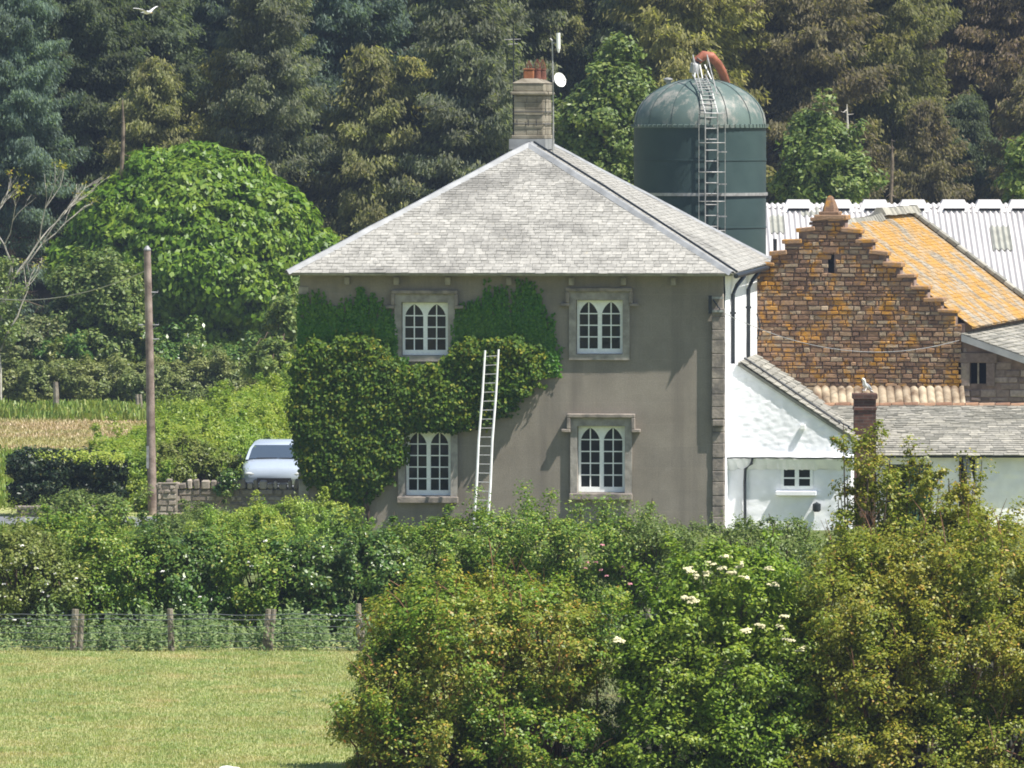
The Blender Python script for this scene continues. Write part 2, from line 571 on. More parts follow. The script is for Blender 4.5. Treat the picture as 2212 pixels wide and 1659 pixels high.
M['feather_grey'] = plain('grey_feathers', (0.33, 0.35, 0.38), 0.8, 0.2, var=0.1, scale=12)
M['beak'] = plain('yellow_beak', (0.6, 0.35, 0.05), 0.5, 0.3)
M['fencing'] = M['wire']

# foliage
L_ = leaf_mat
M['lf_ivy'] = L_('ivy_leaf', [(0, (0.03498, 0.07699, 0.006376)), (0.5, (0.07496, 0.1374, 0.008926)), (0.85, (0.1436, 0.1869, 0.01149)), (1, (0.2373, 0.22, 0.01912))], tint=(0.75, 0.9, 0.8), tint_scale=1.0, trans=0.22, rough=0.6, spec=0.22)
M['lf_ivy_flat'] = L_('ivy_young_leaf', [(0, (0.05027, 0.1371, 0.01346)), (0.6, (0.08976, 0.2017, 0.01571)), (1, (0.1526, 0.2742, 0.0202))], tint=(0.75, 0.95, 0.8), trans=0.25)
M['lf_round'] = L_('broad_leaf', [(0, (0.08845, 0.1651, 0.01462)), (0.5, (0.1415, 0.2312, 0.01879)), (1, (0.23, 0.3106, 0.02923))], tint=(0.8, 0.92, 0.7), tint_scale=0.4, trans=0.3)
M['lf_light'] = L_('light_leaf', [(0, (0.08809, 0.142, 0.03315)), (0.5, (0.1441, 0.2038, 0.04972)), (1, (0.2242, 0.2655, 0.0663))], trans=0.3)
M['lf_grey'] = L_('greygreen_leaf', [(0, (0.07475, 0.1105, 0.03868)), (0.5, (0.1271, 0.1625, 0.05525)), (1, (0.2093, 0.2145, 0.08288))], trans=0.25)
M['lf_hedge'] = L_('hedge_leaf', [(0, (0.08723, 0.1698, 0.02228)), (0.5, (0.157, 0.2507, 0.0324)), (0.9, (0.2726, 0.3314, 0.04557)), (1, (0.4361, 0.4042, 0.081))], tint=(0.8, 0.9, 0.7), trans=0.28)
M['lf_hedge_dark'] = L_('dark_hedge_leaf', [(0, (0.04747, 0.1073, 0.01893)), (0.5, (0.09129, 0.1608, 0.02581)), (0.93, (0.1552, 0.2144, 0.03873)), (1, (0.3286, 0.3217, 0.08611))], tint=(0.75, 0.95, 0.85), trans=0.2, rough=0.35, spec=0.5)
M['lf_hedge_olive'] = L_('olive_hedge_leaf', [(0, (0.0975, 0.13, 0.0234)), (0.5, (0.1625, 0.2015, 0.039)), (1, (0.26, 0.273, 0.065))], tint=(0.8, 0.95, 0.8), trans=0.28)
M['lf_yellow'] = L_('yellowgreen_leaf', [(0, (0.187, 0.253, 0.033)), (0.5, (0.308, 0.374, 0.0495)), (1, (0.462, 0.484, 0.088))], tint=(0.6, 0.82, 0.75), tint_scale=0.9, trans=0.3)
M['lf_bank'] = L_('bank_leaf', [(0, (0.15, 0.22, 0.03)), (0.5, (0.27, 0.34, 0.045)), (1, (0.42, 0.45, 0.08))], tint=(0.72, 0.9, 0.8), tint_scale=0.8, trans=0.4)
M['lf_shade'] = L_('shade_dark_leaf', [(0, (0.008, 0.0208, 0.0096)), (0.6, (0.016, 0.036, 0.012)), (0.95, (0.04, 0.06, 0.0144)), (1, (0.112, 0.104, 0.024))], trans=0.1)  # leaf colour darkened to paint in the clipped hedge's shaded face
M['lf_haw'] = L_('hawthorn_leaf', [(0, (0.1478, 0.1561, 0.01871)), (0.45, (0.2435, 0.2545, 0.02807)), (0.8, (0.3478, 0.3224, 0.04054)), (0.95, (0.4696, 0.3648, 0.05457)), (1, (0.5217, 0.2545, 0.06236))], tint=(0.72, 0.9, 0.75), tint_scale=0.9, trans=0.36)
M['lf_haw_brown'] = L_('bronze_hawthorn_leaf', [(0, (0.1258, 0.1552, 0.02258)), (0.4, (0.2182, 0.2716, 0.03226)), (0.75, (0.3358, 0.3299, 0.04838)), (0.93, (0.4534, 0.3299, 0.06451)), (1, (0.554, 0.2329, 0.07258))], tint=(0.68, 1.0, 0.75), tint_scale=0.8, trans=0.36)
M['lf_elder'] = L_('elder_leaf', [(0, (0.1118, 0.186, 0.01795)), (0.5, (0.1932, 0.2749, 0.02468)), (1, (0.3152, 0.3639, 0.03927))], tint=(0.8, 0.92, 0.8), trans=0.3)
M['lf_nettle'] = L_('nettle_leaf', [(0, (0.0819, 0.143, 0.04322)), (0.5, (0.1365, 0.208, 0.06792)), (1, (0.2321, 0.286, 0.105))], trans=0.3)
M['lf_conifer'] = L_('conifer_needles', [(0, (0.8158, 0.8498, 0.8837)), (0.5, (1.099, 1.11, 1.076)), (0.9, (1.36, 1.337, 1.156)), (1, (1.7, 1.586, 1.02))], tint=(0.72, 0.68, 0.72), tint_scale=0.45, trans=0.5, rough=0.7, spec=0.15, objcol=True)
M['lf_dead'] = L_('dead_twigs', [(0, (0.13, 0.095, 0.075)), (1, (0.3, 0.23, 0.17))], trans=0.0, rough=0.9, spec=0.1)
M['grass'] = L_('pasture_grass', [(0, (0.3399, 0.3519, 0.154)), (0.5, (0.3811, 0.3876, 0.176)), (1, (0.4429, 0.4284, 0.22))], tint=(0.78, 0.95, 0.8), tint_scale=1.2, trans=0.4, dry=((0.5, 0.4, 0.23), 0.55))
M['buff'] = L_('dry_meadow_grass', [(0, (0.3248, 0.2756, 0.13)), (0.5, (0.5104, 0.3969, 0.247)), (1, (0.6496, 0.5071, 0.364))], tint=(0.8, 0.95, 0.7), tint_scale=0.25, trans=0.3)
M['rough'] = L_('rank_grass', [(0, (0.13, 0.19, 0.03)), (0.6, (0.24, 0.29, 0.05)), (1, (0.36, 0.36, 0.1))], tint=(0.7, 0.9, 0.8), trans=0.3)
M['petal'] = plain('cream_blossom', (0.62, 0.57, 0.36), 0.8, 0.2, var=0.1, scale=25)
M['petal_white'] = plain('white_petal', (0.8, 0.76, 0.74), 0.8, 0.2, var=0.08, scale=25)
M['petal_pink'] = plain('pink_petal', (0.7, 0.3, 0.35), 0.8, 0.2, var=0.1, scale=25)

# ------------------------------------------------------------------ ground
def gh(x, y):
    z = 0.0
    if y > 88:
        t = y - 88
        z += 0.2 * t * min(1, t / 25.0) if t < 25 else 0.2 * t
        z = min(z, 60)
    if y < -92:
        t = -92 - y
        z += 8.35 * min(1.0, t / 108.0) ** 1.1
    return z

gx = np.concatenate([np.linspace(-600, -60, 10)[:-1], np.linspace(-60, 60, 61), np.linspace(60, 600, 10)[1:]])
gy = np.concatenate([np.linspace(-420, -120, 12)[:-1], np.linspace(-120, 240, 91), np.linspace(240, 900, 14)[1:]])
V = [(x, y, gh(x, y) + (0.5 * mnoise.noise((x * .05, y * .05, 0)) * min(1, max(0, (y - 88) / 20)))) for y in gy for x in gx]
nx = len(gx)
F = [(j * nx + i, j * nx + i + 1, (j + 1) * nx + i + 1, (j + 1) * nx + i) for j in range(len(gy) - 1) for i in range(nx - 1)]
m, nt_, b_ = new_mat('ground_soil_and_turf')
tc = nt_.nodes.new('ShaderNodeTexCoord')
sp = nt_.nodes.new('ShaderNodeSeparateXYZ')
nt_.links.new(tc.outputs['Object'], sp.inputs[0])
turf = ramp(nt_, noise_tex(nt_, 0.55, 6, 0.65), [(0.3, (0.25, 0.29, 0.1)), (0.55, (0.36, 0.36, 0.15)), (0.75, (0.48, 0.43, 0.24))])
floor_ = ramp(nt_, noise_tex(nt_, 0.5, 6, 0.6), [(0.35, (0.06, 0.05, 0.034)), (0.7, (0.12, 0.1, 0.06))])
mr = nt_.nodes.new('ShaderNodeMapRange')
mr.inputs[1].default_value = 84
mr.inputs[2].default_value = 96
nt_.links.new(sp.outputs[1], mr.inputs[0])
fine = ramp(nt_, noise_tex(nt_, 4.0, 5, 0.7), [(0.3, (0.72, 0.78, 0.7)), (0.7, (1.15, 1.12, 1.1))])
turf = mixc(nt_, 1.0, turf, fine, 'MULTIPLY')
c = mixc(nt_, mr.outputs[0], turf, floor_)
nt_.links.new(c, b_.inputs['Base Color'])
b_.inputs['Roughness'].default_value = 0.95
bump(nt_, b_, noise_tex(nt_, 9, 5, 0.7), 0.6, 0.05)
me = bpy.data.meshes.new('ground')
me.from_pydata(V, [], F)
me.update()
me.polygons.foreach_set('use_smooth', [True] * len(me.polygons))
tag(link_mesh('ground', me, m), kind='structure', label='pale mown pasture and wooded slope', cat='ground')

def sheet(name, poly, z, m, label, cat):
    b = MB()
    b.add([(x, y, z) for x, y in poly], [tuple(range(len(poly)))])
    o = b.build(name, m)
    return tag(o, kind='structure', label=label, cat=cat)

M['buff_soil'] = plain('dry_meadow', (0.405, 0.297, 0.153), 0.95, 0.1, var=0.2, scale=0.5, col2=(0.4657, 0.36, 0.18))
M['tarmac'] = plain('worn_tarmac', (0.165, 0.1725, 0.1875), 0.9, 0.2, var=0.12, scale=2)
M['dirt'] = plain('garden_soil', (0.1, 0.12, 0.04), 0.95, 0.1, var=0.3, scale=2)
sheet('meadow', [(-40, 42), (-15, 46), (-11.5, 52), (-11, 76), (-40, 76)], 0.02, M['buff_soil'], 'dry buff hay meadow beyond the lane', 'meadow')
sheet('lane', [(-60, 2.6), (-9.0, 2.6), (-6.0, 5.4), (-5.6, 30), (-8.5, 30), (-8.8, 7.2), (-60, 6.4)], 0.03, M['tarmac'], 'strip of grey lane in front of the low walls', 'lane')
sheet('garden', [(-7, -36), (14, -36), (14, 1.5), (-7, 1.5)], 0.012, M['dirt'], 'overgrown garden ground before the house', 'garden')

# ------------------------------------------------------------------ masonry helpers
def stones(mb, x0, x1, z0, z1, inside=None, ch=(0.1, 0.2), cw=(0.2, 0.5), depth=(0.02, 0.07), y=0.0, gap=0.012, jit=0.02, back=0.0):
    """courses of rubble in the local xz plane, faces towards -y"""
    z = z0
    while z < z1 - 0.02:
        h = rnd.uniform(*ch)
        h = min(h, z1 - z)
        x = x0 - rnd.uniform(0, cw[0])
        while x < x1:
            w = rnd.uniform(*cw)
            if rnd.random() < 0.15:
                w *= 0.55
            xa, xb = max(x, x0), min(x + w, x1)
            if xb - xa > 0.05 and (inside is None or inside((xa + xb) / 2, z + h / 2)):
                d = rnd.uniform(*depth)
                j = lambda: rnd.uniform(-jit, jit) * 0.5
                g = gap
                i = min(0.03, h * .22)
                bx = [(xa + g, z + g), (xb - g, z + g), (xb - g, z + h - g), (xa + g, z + h - g)]
                fr = [(bx[0][0] + i * rnd.uniform(.2, 1), bx[0][1] + i * rnd.uniform(.1, 1)), (bx[1][0] - i * rnd.uniform(.2, 1), bx[1][1] + i * rnd.uniform(.1, 1)), (bx[2][0] - i * rnd.uniform(.2, 1), bx[2][1] - i * rnd.uniform(.1, 1)), (bx[3][0] + i * rnd.uniform(.2, 1), bx[3][1] - i * rnd.uniform(.1, 1))]
                vs = [(p[0] + j(), y + back, p[1] + j()) for p in bx] + [(p[0], y - d + j() * .6, p[1]) for p in fr]
                mb.add(vs, [(4, 5, 6, 7), (0, 1, 5, 4), (1, 2, 6, 5), (2, 3, 7, 6), (3, 0, 4, 7)])
            x += w
        z += h
    return mb

def slates(mb, O, A, U, N, length, lim, h0=0.16, h1=0.08, w=(0.17, 0.34), lift=0.015, keep=1.0, jit=0.01):
    """courses of slates on a roof plane; lim(b) gives the span along A at slope distance b"""
    O, A, U, N = Vector(O), Vector(A).normalized(), Vector(U).normalized(), Vector(N).normalized()
    b = 0.0
    while b < length - 0.02:
        t = b / length
        h = (h0 + (h1 - h0) * t) * rnd.uniform(0.92, 1.08)
        h = min(h, length - b)
        lo = lim(b)
        hi = lim(min(length, b + h))
        a = lo[0] - rnd.uniform(0, w[0])
        sc = 0.75 + 0.25 * (h / h0)
        while a < lo[1]:
            ww = rnd.uniform(*w) * sc
            a0, a1 = max(a, lo[0]), min(a + ww, lo[1])
            c0, c1 = max(a, hi[0]), min(a + ww, hi[1])
            if c1 < c0:
                c0 = c1 = min(max((a0 + a1) / 2, hi[0]), hi[1])
            if a1 - a0 > 0.03 and rnd.random() <= keep:
                l = lift * rnd.uniform(0.7, 1.5)
                dj = rnd.uniform(-jit, jit)
                g = 0.004
                P = lambda aa, bb, n: O + A * aa + U * bb + N * n
                vs = [P(a0 + g, b + dj, l * .25), P(a1 - g, b + dj, l * .25), P(c1 - g, b + h + .02, 0.0), P(c0 + g, b + h + .02, 0.0), P(a0 + g, b + dj, l), P(a1 - g, b + dj, l), P(c1 - g, b + h + .02, .007), P(c0 + g, b + h + .02, .007)]
                mb.add(vs, [(4, 5, 6, 7), (0, 1, 5, 4), (1, 2, 6, 5), (3, 0, 4, 7)])
            a += ww
        b += h
    return mb

def plane_at(root, u, v, ly):
    I = WM[root.name].inverted()
    o = I @ CAM
    d = I.to_3x3() @ ray(u, v)
    p = o + d * ((ly - o.y) / d.y)
    return p.x, p.z

def rough_wall(name, poly_in, x0, x1, z0, z1, y, step, amp, m, parent, seed=0, scale=3.2):
    """lumpy limewashed rubble: a fine displaced grid in the local xz plane, clipped to a shape"""
    nxx = max(2, int((x1 - x0) / step))
    nzz = max(2, int((z1 - z0) / step))
    V, F, idx = [], [], {}
    for k in range(nzz + 1):
        for i in range(nxx + 1):
            x = x0 + (x1 - x0) * i / nxx
            z = z0 + (z1 - z0) * k / nzz
            d = mnoise.noise((x * scale, seed, z * scale * 1.7)) * amp + mnoise.noise((x * scale * 2.7, seed + 9, z * scale * 3.6)) * amp * .55
            V.append((x, y - amp - d, z))
    for k in range(nzz):
        for i in range(nxx):
            xm = x0 + (x1 - x0) * (i + .5) / nxx
            zm = z0 + (z1 - z0) * (k + .5) / nzz
            if poly_in(xm, zm):
                a = k * (nxx + 1) + i
                F.append((a, a + 1, a + nxx + 2, a + nxx + 1))
    used = sorted({i for f in F for i in f})
    mp = {o: n for n, o in enumerate(used)}
    me = bpy.data.meshes.new(name)
    me.from_pydata([V[i] for i in used], [], [tuple(mp[i] for i in f) for f in F])
    me.update()
    me.polygons.foreach_set('use_smooth', [True] * len(me.polygons))
    return link_mesh(name, me, m, parent)

# ================================================================== farmhouse
TH = R(5.2)
hx = W(1103.5, 1150, 0).x
house = thing('farmhouse', 'square grey rendered farmhouse with pale hipped slate roof and four white arched windows', 'house', (hx, 0, 0), -TH)
HW, HD = 5.1, 15.5
ZE = 6.22
HL = lambda u, v, ly=0.0: plane_at(house, u, v, ly)

def arch(a, b, z0, zs, zt, n=9):
    """outline of one pointed light"""
    w2 = (b - a) / 2
    pts = [(a, z0), (b, z0)]
    for i in range(n + 1):
        t = i / n
        pts.append((b - w2 * t ** 1.55, zs + (zt - zs) * (1 - (1 - t) ** 1.35)))
    for i in range(n - 1, -1, -1):
        t = i / n
        pts.append((a + w2 * t ** 1.55, zs + (zt - zs) * (1 - (1 - t) ** 1.35)))
    return pts

WINS = [  # frame u0, v0, u1, v1, rows, hood stretch, surround margins
    (868, 653, 968, 768, 4, True, 'upper'),
    (1245, 648, 1345, 765, 4, True, 'upper'),
    (876, 930, 974, 1071, 5, False, 'lower'),
    (1248, 920, 1350, 1064, 5, True, 'lower'),
]
openings = []
wlist = []
for (u0, v0, u1, v1, rows, hood, kind) in WINS:
    xl, zt = HL(u0, v0)
    xr, zb = HL(u1, v1)
    wlist.append((xl, xr, zb, zt, rows, hood, kind))
    openings.append([(xl, zb), (xr, zb), (xr, zt), (xl, zt)])
ztop = ZE + 0.06
fw = plate('front_wall', [(-HW, -0.6), (HW, -0.6), (HW, ztop), (-HW, ztop)], openings, 0.0, 0.32, M['render'], house)
b = MB()
b.box(-HW, -HW + .32, .322, HD - .322, -.6, ztop)
b.box(HW - .32, HW, .322, HD - .322, -.6, ztop)
b.box(-HW, HW, HD - .32, HD, -.6, ztop)
b.build('rear_wall', M['render'], house)
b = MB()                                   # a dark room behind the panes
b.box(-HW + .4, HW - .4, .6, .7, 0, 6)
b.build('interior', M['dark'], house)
# white roughcast on the gable side
def in_side(y, z):
    return True
side = rough_wall('side_wall', lambda a, c: True, .35, HD, -.5, ZE - .02, 0, .11, .012, None, house, 3)
me = side.data
for v in me.vertices:                      # turn the grid to face +x
    v.co = Vector((HW + .02 - v.co.y, v.co.x, v.co.z))
me.update()
me.materials.append(M['limewash'])

for i, (xl, xr, zb, zt, rows, hood, kind) in enumerate(wlist):
    w = xr - xl
    mg, mu, mb_, mt = .07, .1, .13, .05
    cx = (xl + xr) / 2
    lights = [(xl + mg, cx - mu / 2), (cx + mu / 2, xr - mg)]
    z0, z1 = zb + mb_, zt - mt
    rh = (z1 - z0) / rows
    zs = z1 - rh * 1.05
    holes = [arch(a, b_, z0, zs, z1) for a, b_ in lights]
    e = .008
    win = plate('window', [(xl + e, zb + e), (xr - e, zb + e), (xr - e, zt - e), (xl + e, zt - e)], holes, .1, .16, M['white_window'], house)
    bars = MB()
    for a, c_ in lights:
        mx = (a + c_) / 2
        bars.box(mx - .014, mx + .014, .118, .142, z0, z1 - .012)
        for k in range(1, rows):
            zz = z0 + rh * k
            bars.box(a, c_, .12, .14, zz - .014, zz + .014)
    bars.build('glazing_bar', M['white_window'], win)
    p = MB()
    for a, c_ in lights:
        mx = (a + c_) / 2
        for s0, s1 in ((a - .02, mx), (mx, c_ + .02)):
            for k in range(rows):                  # old panes, each set a little differently
                d = [rnd.uniform(-.004, .004) for _ in range(4)]
                za, zc = z0 + rh * k - (.02 if k == 0 else 0), z0 + rh * (k + 1) + (.02 if k == rows - 1 else 0)
                p.add([(s0, .147 + d[0], za), (s1, .147 + d[1], za), (s1, .147 + d[2], zc), (s0, .147 + d[3], zc)], [(0, 1, 2, 3)])
    p.build('pane', M['glass'], win)
    # stone surround, splayed a little proud of the render
    so = .17
    zlow = .14
    pr = -.07 if kind == 'upper' else -.1
    sur = plate('stone_surround', [(xl - so, zb - zlow), (xr + so, zb - zlow), (xr + so, zt + .2), (xl - so, zt + .2)], [[(xl - .004, zb - .004), (xr + .004, zb - .004), (xr + .004, zt + .004), (xl - .004, zt + .004)]], pr, .099, M['stone'], win)
    if kind == 'lower':
        s = MB()
        s.cbox(xl - so - .02, xr + so + .02, pr - .09, pr - .002, zb - zlow - .03, zb - .02, .012)
        s.build('sill', M['stone_old'], win)
    if hood:
        hm = MB()
        x0, x1, zh = xl - .25, xr + .25, zt + .203
        dp = -.21 if kind == 'lower' else -.15
        hm.cbox(x0, x1, dp, -.002, zh, zh + .095, .015)
        for sx, q in ((x0, 1), (x1, -1)):
            xa, xb = (sx, sx + .085) if q > 0 else (sx - .085, sx)
            hm.cbox(xa, xb, dp, -.002, zh - .27, zh - .003, .012)
            xa, xb = (sx - .13, sx + .085) if q > 0 else (sx - .085, sx + .13)
            hm.cbox(xa, xb, dp, -.002, zh - .35, zh - .272, .012)
        hm.build('hood_mould', M['stone_old'], win)
# stone blocks under the eave
for u in (750, 857, 968, 1100, 1235, 1347, 1455):
    x, z = HL(u, 604)
    b = MB()
    b.cbox(x - .065, x + .065, -.13, -.002, 6.03 - .09, 6.03 + .1, .015)
    b.build('corbel', M['stone'], house)
# dressed corner and the projecting chase above it
b = MB()
z = -.5
while z < 3.35:
    h = rnd.uniform(.24, .36)
    z1_ = min(z + h, 3.35)
    b.cbox(HW - .25, HW + .035, -.05 - rnd.uniform(0, .012), .3, z, z1_ - .008, .014)
    z += h
b.build('quoin', M['stone_old'], house)
b = MB()
z = 2.55
first = True
while z < 5.4:
    h = rnd.uniform(.25, .42) if not first else .2
    c0 = .05 if first else .015
    b.cbox(HW - .26, HW + .05, -.15, -.066, z, min(z + h, 5.4) - .006, .035 if first else .015)
    first = False
    z += h
b.build('corner_casing', M['stone_old'], house)
b = MB()
z = -.5
while z < 5.9:
    h = rnd.uniform(.25, .4)
    b.cbox(-HW - .03, -HW + .22, -.03, .3, z, min(z + h, 5.9) - .008, .014)
    z += h
b.build('quoin', M['stone'], house)

# roof: four planes of diminishing stone slates on a solid hip
xe0, xe1, ye0, ye1 = -HW - .27, HW + .27, -.52, HD + .5
hw = (xe1 - xe0) / 2
RISE = 3.07
sl = math.hypot(hw, RISE)
cp, sp_ = hw / sl, RISE / sl
yr0, yr1 = ye0 + hw, ye1 - hw
zr = ZE + RISE
b = MB()
b.add([(xe0, ye0, ZE), (xe1, ye0, ZE), (xe1, ye1, ZE), (xe0, ye1, ZE), (0, yr0, zr), (0, yr1, zr), (xe0 + .03, ye0 + .03, ZE - .05), (xe1 - .03, ye0 + .03, ZE - .05), (xe1 - .03, ye1 - .03, ZE - .05), (xe0 + .03, ye1 - .03, ZE - .05)],
      [(0, 1, 4), (1, 2, 5, 4), (2, 3, 5), (3, 0, 4, 5), (0, 6, 7, 1), (1, 7, 8, 2), (2, 8, 9, 3), (3, 9, 6, 0), (6, 9, 8, 7)])
roof = b.build('roof', M['slate_low'], house)
b = MB()
Ld = ye1 - ye0
slates(b, (xe0, ye0, ZE + .006), (1, 0, 0), (0, cp, sp_), (0, -sp_, cp), sl, lambda t: (hw * t / sl, 2 * hw - hw * t / sl), w=(.14, .28))
slates(b, (xe1, ye0, ZE + .006), (0, 1, 0), (-cp, 0, sp_), (sp_, 0, cp), sl, lambda t: (hw * t / sl, Ld - hw * t / sl))
slates(b, (xe0, ye1, ZE + .006), (0, -1, 0), (cp, 0, sp_), (-sp_, 0, cp), sl, lambda t: (hw * t / sl, Ld - hw * t / sl), w=(.3, .5))
slates(b, (xe1, ye1, ZE + .006), (-1, 0, 0), (0, -cp, sp_), (0, sp_, cp), sl, lambda t: (hw * t / sl, 2 * hw - hw * t / sl), w=(.3, .5))
b.build('slates', M['slate'], roof)
# lead hips and ridge
for (A_, B_) in (((xe0, ye0), (0, yr0)), ((xe1, ye0), (0, yr0)), ((xe0, ye1), (0, yr1)), ((xe1, ye1), (0, yr1)), ((0, yr0), (0, yr1))):
    ridge = A_[0] == 0
    a3 = Vector((A_[0], A_[1], (zr if ridge else ZE) + .045))
    b3 = Vector((B_[0], B_[1], zr + .045))
    d = (b3 - a3).normalized()
    side_ = d.cross(Vector((0, 0, 1))).normalized()
    b = MB()
    wl = .13
    n = 12
    P_ = []
    for k in range(n + 1):
        q = a3.lerp(b3, k / n)
        wob = Vector((0, 0, rnd.uniform(-.008, .008)))
        dz = -.075 if not ridge else -.085
        P_ += [q + side_ * wl + Vector((0, 0, dz)) + wob, q + side_ * .03 + wob + Vector((0, 0, .02)), q - side_ * .03 + wob + Vector((0, 0, .02)), q - side_ * wl + Vector((0, 0, dz)) + wob]
    fs = []
    for k in range(n):
        for c in range(3):
            fs.append((k * 4 + c, k * 4 + 4 + c, k * 4 + 5 + c, k * 4 + 1 + c))
    b.add(P_, fs)
    b.build('hip_flashing' if not ridge else 'ridge_flashing', M['lead'], roof)
# black fibre strip that shows along the right front hip
a3, b3 = Vector((xe1 - .02, ye0 + .02, ZE + .07)), Vector((.05, yr0 - .0, zr + .075))
off = Vector((.2, .0, -.02))
b = MB()
b.tube([a3 + off * .6, a3.lerp(b3, .3) + off * .7, a3.lerp(b3, .65) + off * .7, b3 + off * .4], .028, 6)
b.build('conduit', M['black'], roof)
# eave gutter of the right side, its two downpipes
b = MB()
g0 = Vector((xe1 + .03, ye0 + .35, ZE - .07))
b.tube([(xe1 + .03, .2, ZE - .06), (xe1 + .03, HD + .3, ZE - .1)], .06, 8)
b.build('gutter', M['black'], house)
for yy, top in ((2.2, ZE - .12), (8.2, ZE - .12)):
    b = MB()
    b.tube([(xe1 + .03, yy + 1.2, top), (HW + .16, yy + .5, top - .22), (HW + .1, yy, top - .42), (HW + .1, yy, top - 2.5), (HW + .1, yy, 1.4)], .05, 8)
    for zz in (top - .9, top - 2.2):
        b.box(HW + .02, HW + .17, yy - .07, yy + .07, zz, zz + .05)
    b.build('downpipe', M['black'], house)
b = MB()
b.tube([(xe1 + .12, HD - 1.0, ZE - .35), (xe1 + .12, HD - 1.0, ZE + .62)], .05, 8)
b.build('vent_pipe', M['black'], house)
b = MB()
b.tube([(HW + .12, HD - 4.2, 5.0), (HW + .2, HD - 4.2, 4.7), (HW + .12, HD - 4.0, 4.35)], .02, 6)
b.build('cable_loop', M['black'], house)
# cable bracket with two insulators
for zz in (5.62, 5.3):
    b = MB()
    b.box(HW - .34, HW + .02, -.2, -.155, zz, zz + .05)
    b.build('cable_bracket', M['galv'], house)
b = MB()
b.box(HW - .33, HW - .25, -.26, -.2, 5.27, 5.7)
b.tube([(HW - .22, -.2, 5.6), (HW - .05, -.2, 5.36)], .02, 6)
b.build('meter_strut', M['black'], house)

# chimney on the ridge
def on(x, z): return x, z
cy0, cy1 = 6.0, 8.4
cxm = -.11
dpt = 206.2
vz = lambda v, dd=dpt: 10 - (v - 250) / FPX * dd
b = MB()
b.box(cxm - .34, cxm + .34, cy0, cy1, zr - .35, vz(205))
chim = b.build('chimney', M['chimney'], house)
b = MB()
z = vz(292)
while z < vz(206) - .03:                      # ashlar courses
    h = rnd.uniform(.14, .2)
    z1_ = min(z + h, vz(206))
    x = cxm - .36
    while x < cxm + .34:
        w = rnd.uniform(.22, .42)
        x2 = min(x + w, cxm + .36)
        if cxm + .36 - x2 < .12:
            x2 = cxm + .36
        b.cbox(x + .003, x2 - .003, cy0 - .03 - rnd.uniform(0, .012), cy0 + .1, z + .003, z1_ - .003, .008)
        x = x2
    y = cy0 + .1
    while y < cy1:
        y2 = min(y + rnd.uniform(.3, .6), cy1)
        b.cbox(cxm + .2, cxm + .36 + rnd.uniform(0, .012), y + .003, y2 - .003, z + .003, z1_ - .003, .008)
        b.cbox(cxm - .36 - rnd.uniform(0, .012), cxm - .2, y + .003, y2 - .003, z + .003, z1_ - .003, .008)
        y = y2
    z = z1_
b.build('ashlar', M['chimney'], chim)
b = MB()
b.cbox(cxm - .42, cxm + .42, cy0 - .09, cy1 + .08, vz(300), vz(292), .015)
b.build('chimney_base', M['chimney'], chim)
b = MB()
b.cbox(cxm - .44, cxm + .44, cy0 - .11, cy1 + .1, vz(205), vz(198), .02)
b.cbox(cxm - .385, cxm + .385, cy0 - .055, cy1 + .05, vz(198) + .002, vz(180), .02)
zc = vz(180)
b.add([(cxm - .4, cy0 - .07, zc + .003), (cxm + .4, cy0 - .07, zc + .003), (cxm + .4, cy1 + .06, zc + .003), (cxm - .4, cy1 + .06, zc + .003), (cxm - .17, cy0 + .15, zc + .12), (cxm + .17, cy0 + .15, zc + .12), (cxm + .17, cy1 - .15, zc + .12), (cxm - .17, cy1 - .15, zc + .12)],
      [(0, 1, 5, 4), (1, 2, 6, 5), (2, 3, 7, 6), (3, 0, 4, 7), (4, 5, 6, 7), (3, 2, 1, 0)])
b.build('chimney_cap', M['chimney'], chim)
b = MB()
b.box(cxm - .47, cxm + .43, cy0 - .14, cy1 + .1, zr - .12, vz(300) - .002)
b.build('lead_apron', M['lead'], chim)
b = MB()                                   # iron straps round the shaft
for v in (242, 268):
    zz = vz(v)
    for (p, q) in (((cxm - .38, cy0 - .06), (cxm + .39, cy0 - .06)), ((cxm + .39, cy0 - .06), (cxm + .39, cy1))):
        b.tube([(p[0], p[1], zz), (q[0], q[1], zz)], .012, 5)
for dx in (-.28, .0, .2):
    b.tube([(cxm + dx, cy0 - .06, vz(272)), (cxm + dx, cy0 - .06, vz(258))], .01, 5)
b.build('iron_strap', M['black'], chim)
zp = zc + .1
for k, (dx, yy, sq) in enumerate(((-.03, cy0 + .45, True), (.12, cy0 + 1.1, False), (.2, cy0 + 1.7, False))):
    b = MB()
    if sq:
        b.cbox(cxm + dx - .125, cxm + dx + .125, yy - .125, yy + .125, zp, zp + .23, .02)
        b.cbox(cxm + dx - .135, cxm + dx + .135, yy - .135, yy + .135, zp + .232, zp + .265, .01)
    else:
        b.lathe([(.1, 0), (.09, .18), (.08, .22), (.095, .23), (.095, .27), (.07, .27), (.065, .15)], 16, (cxm + dx, yy, zp))
    pot = b.build('chimney_pot', M['pot'] if sq else M['pot_dark'], chim)
    b = MB()
    top = zp + (.26 if sq else .3)
    for j in range(9):
        a = 2 * math.pi * j / 9
        b.tube([(cxm + dx + .095 * math.cos(a), yy + .095 * math.sin(a), top - .05), (cxm + dx + .06 * math.cos(a), yy + .06 * math.sin(a), top + .1), (cxm + dx + .01 * math.cos(a), yy, top + .2)], .006, 4)
    b.build('bird_guard', M['pot_dark'], chim)

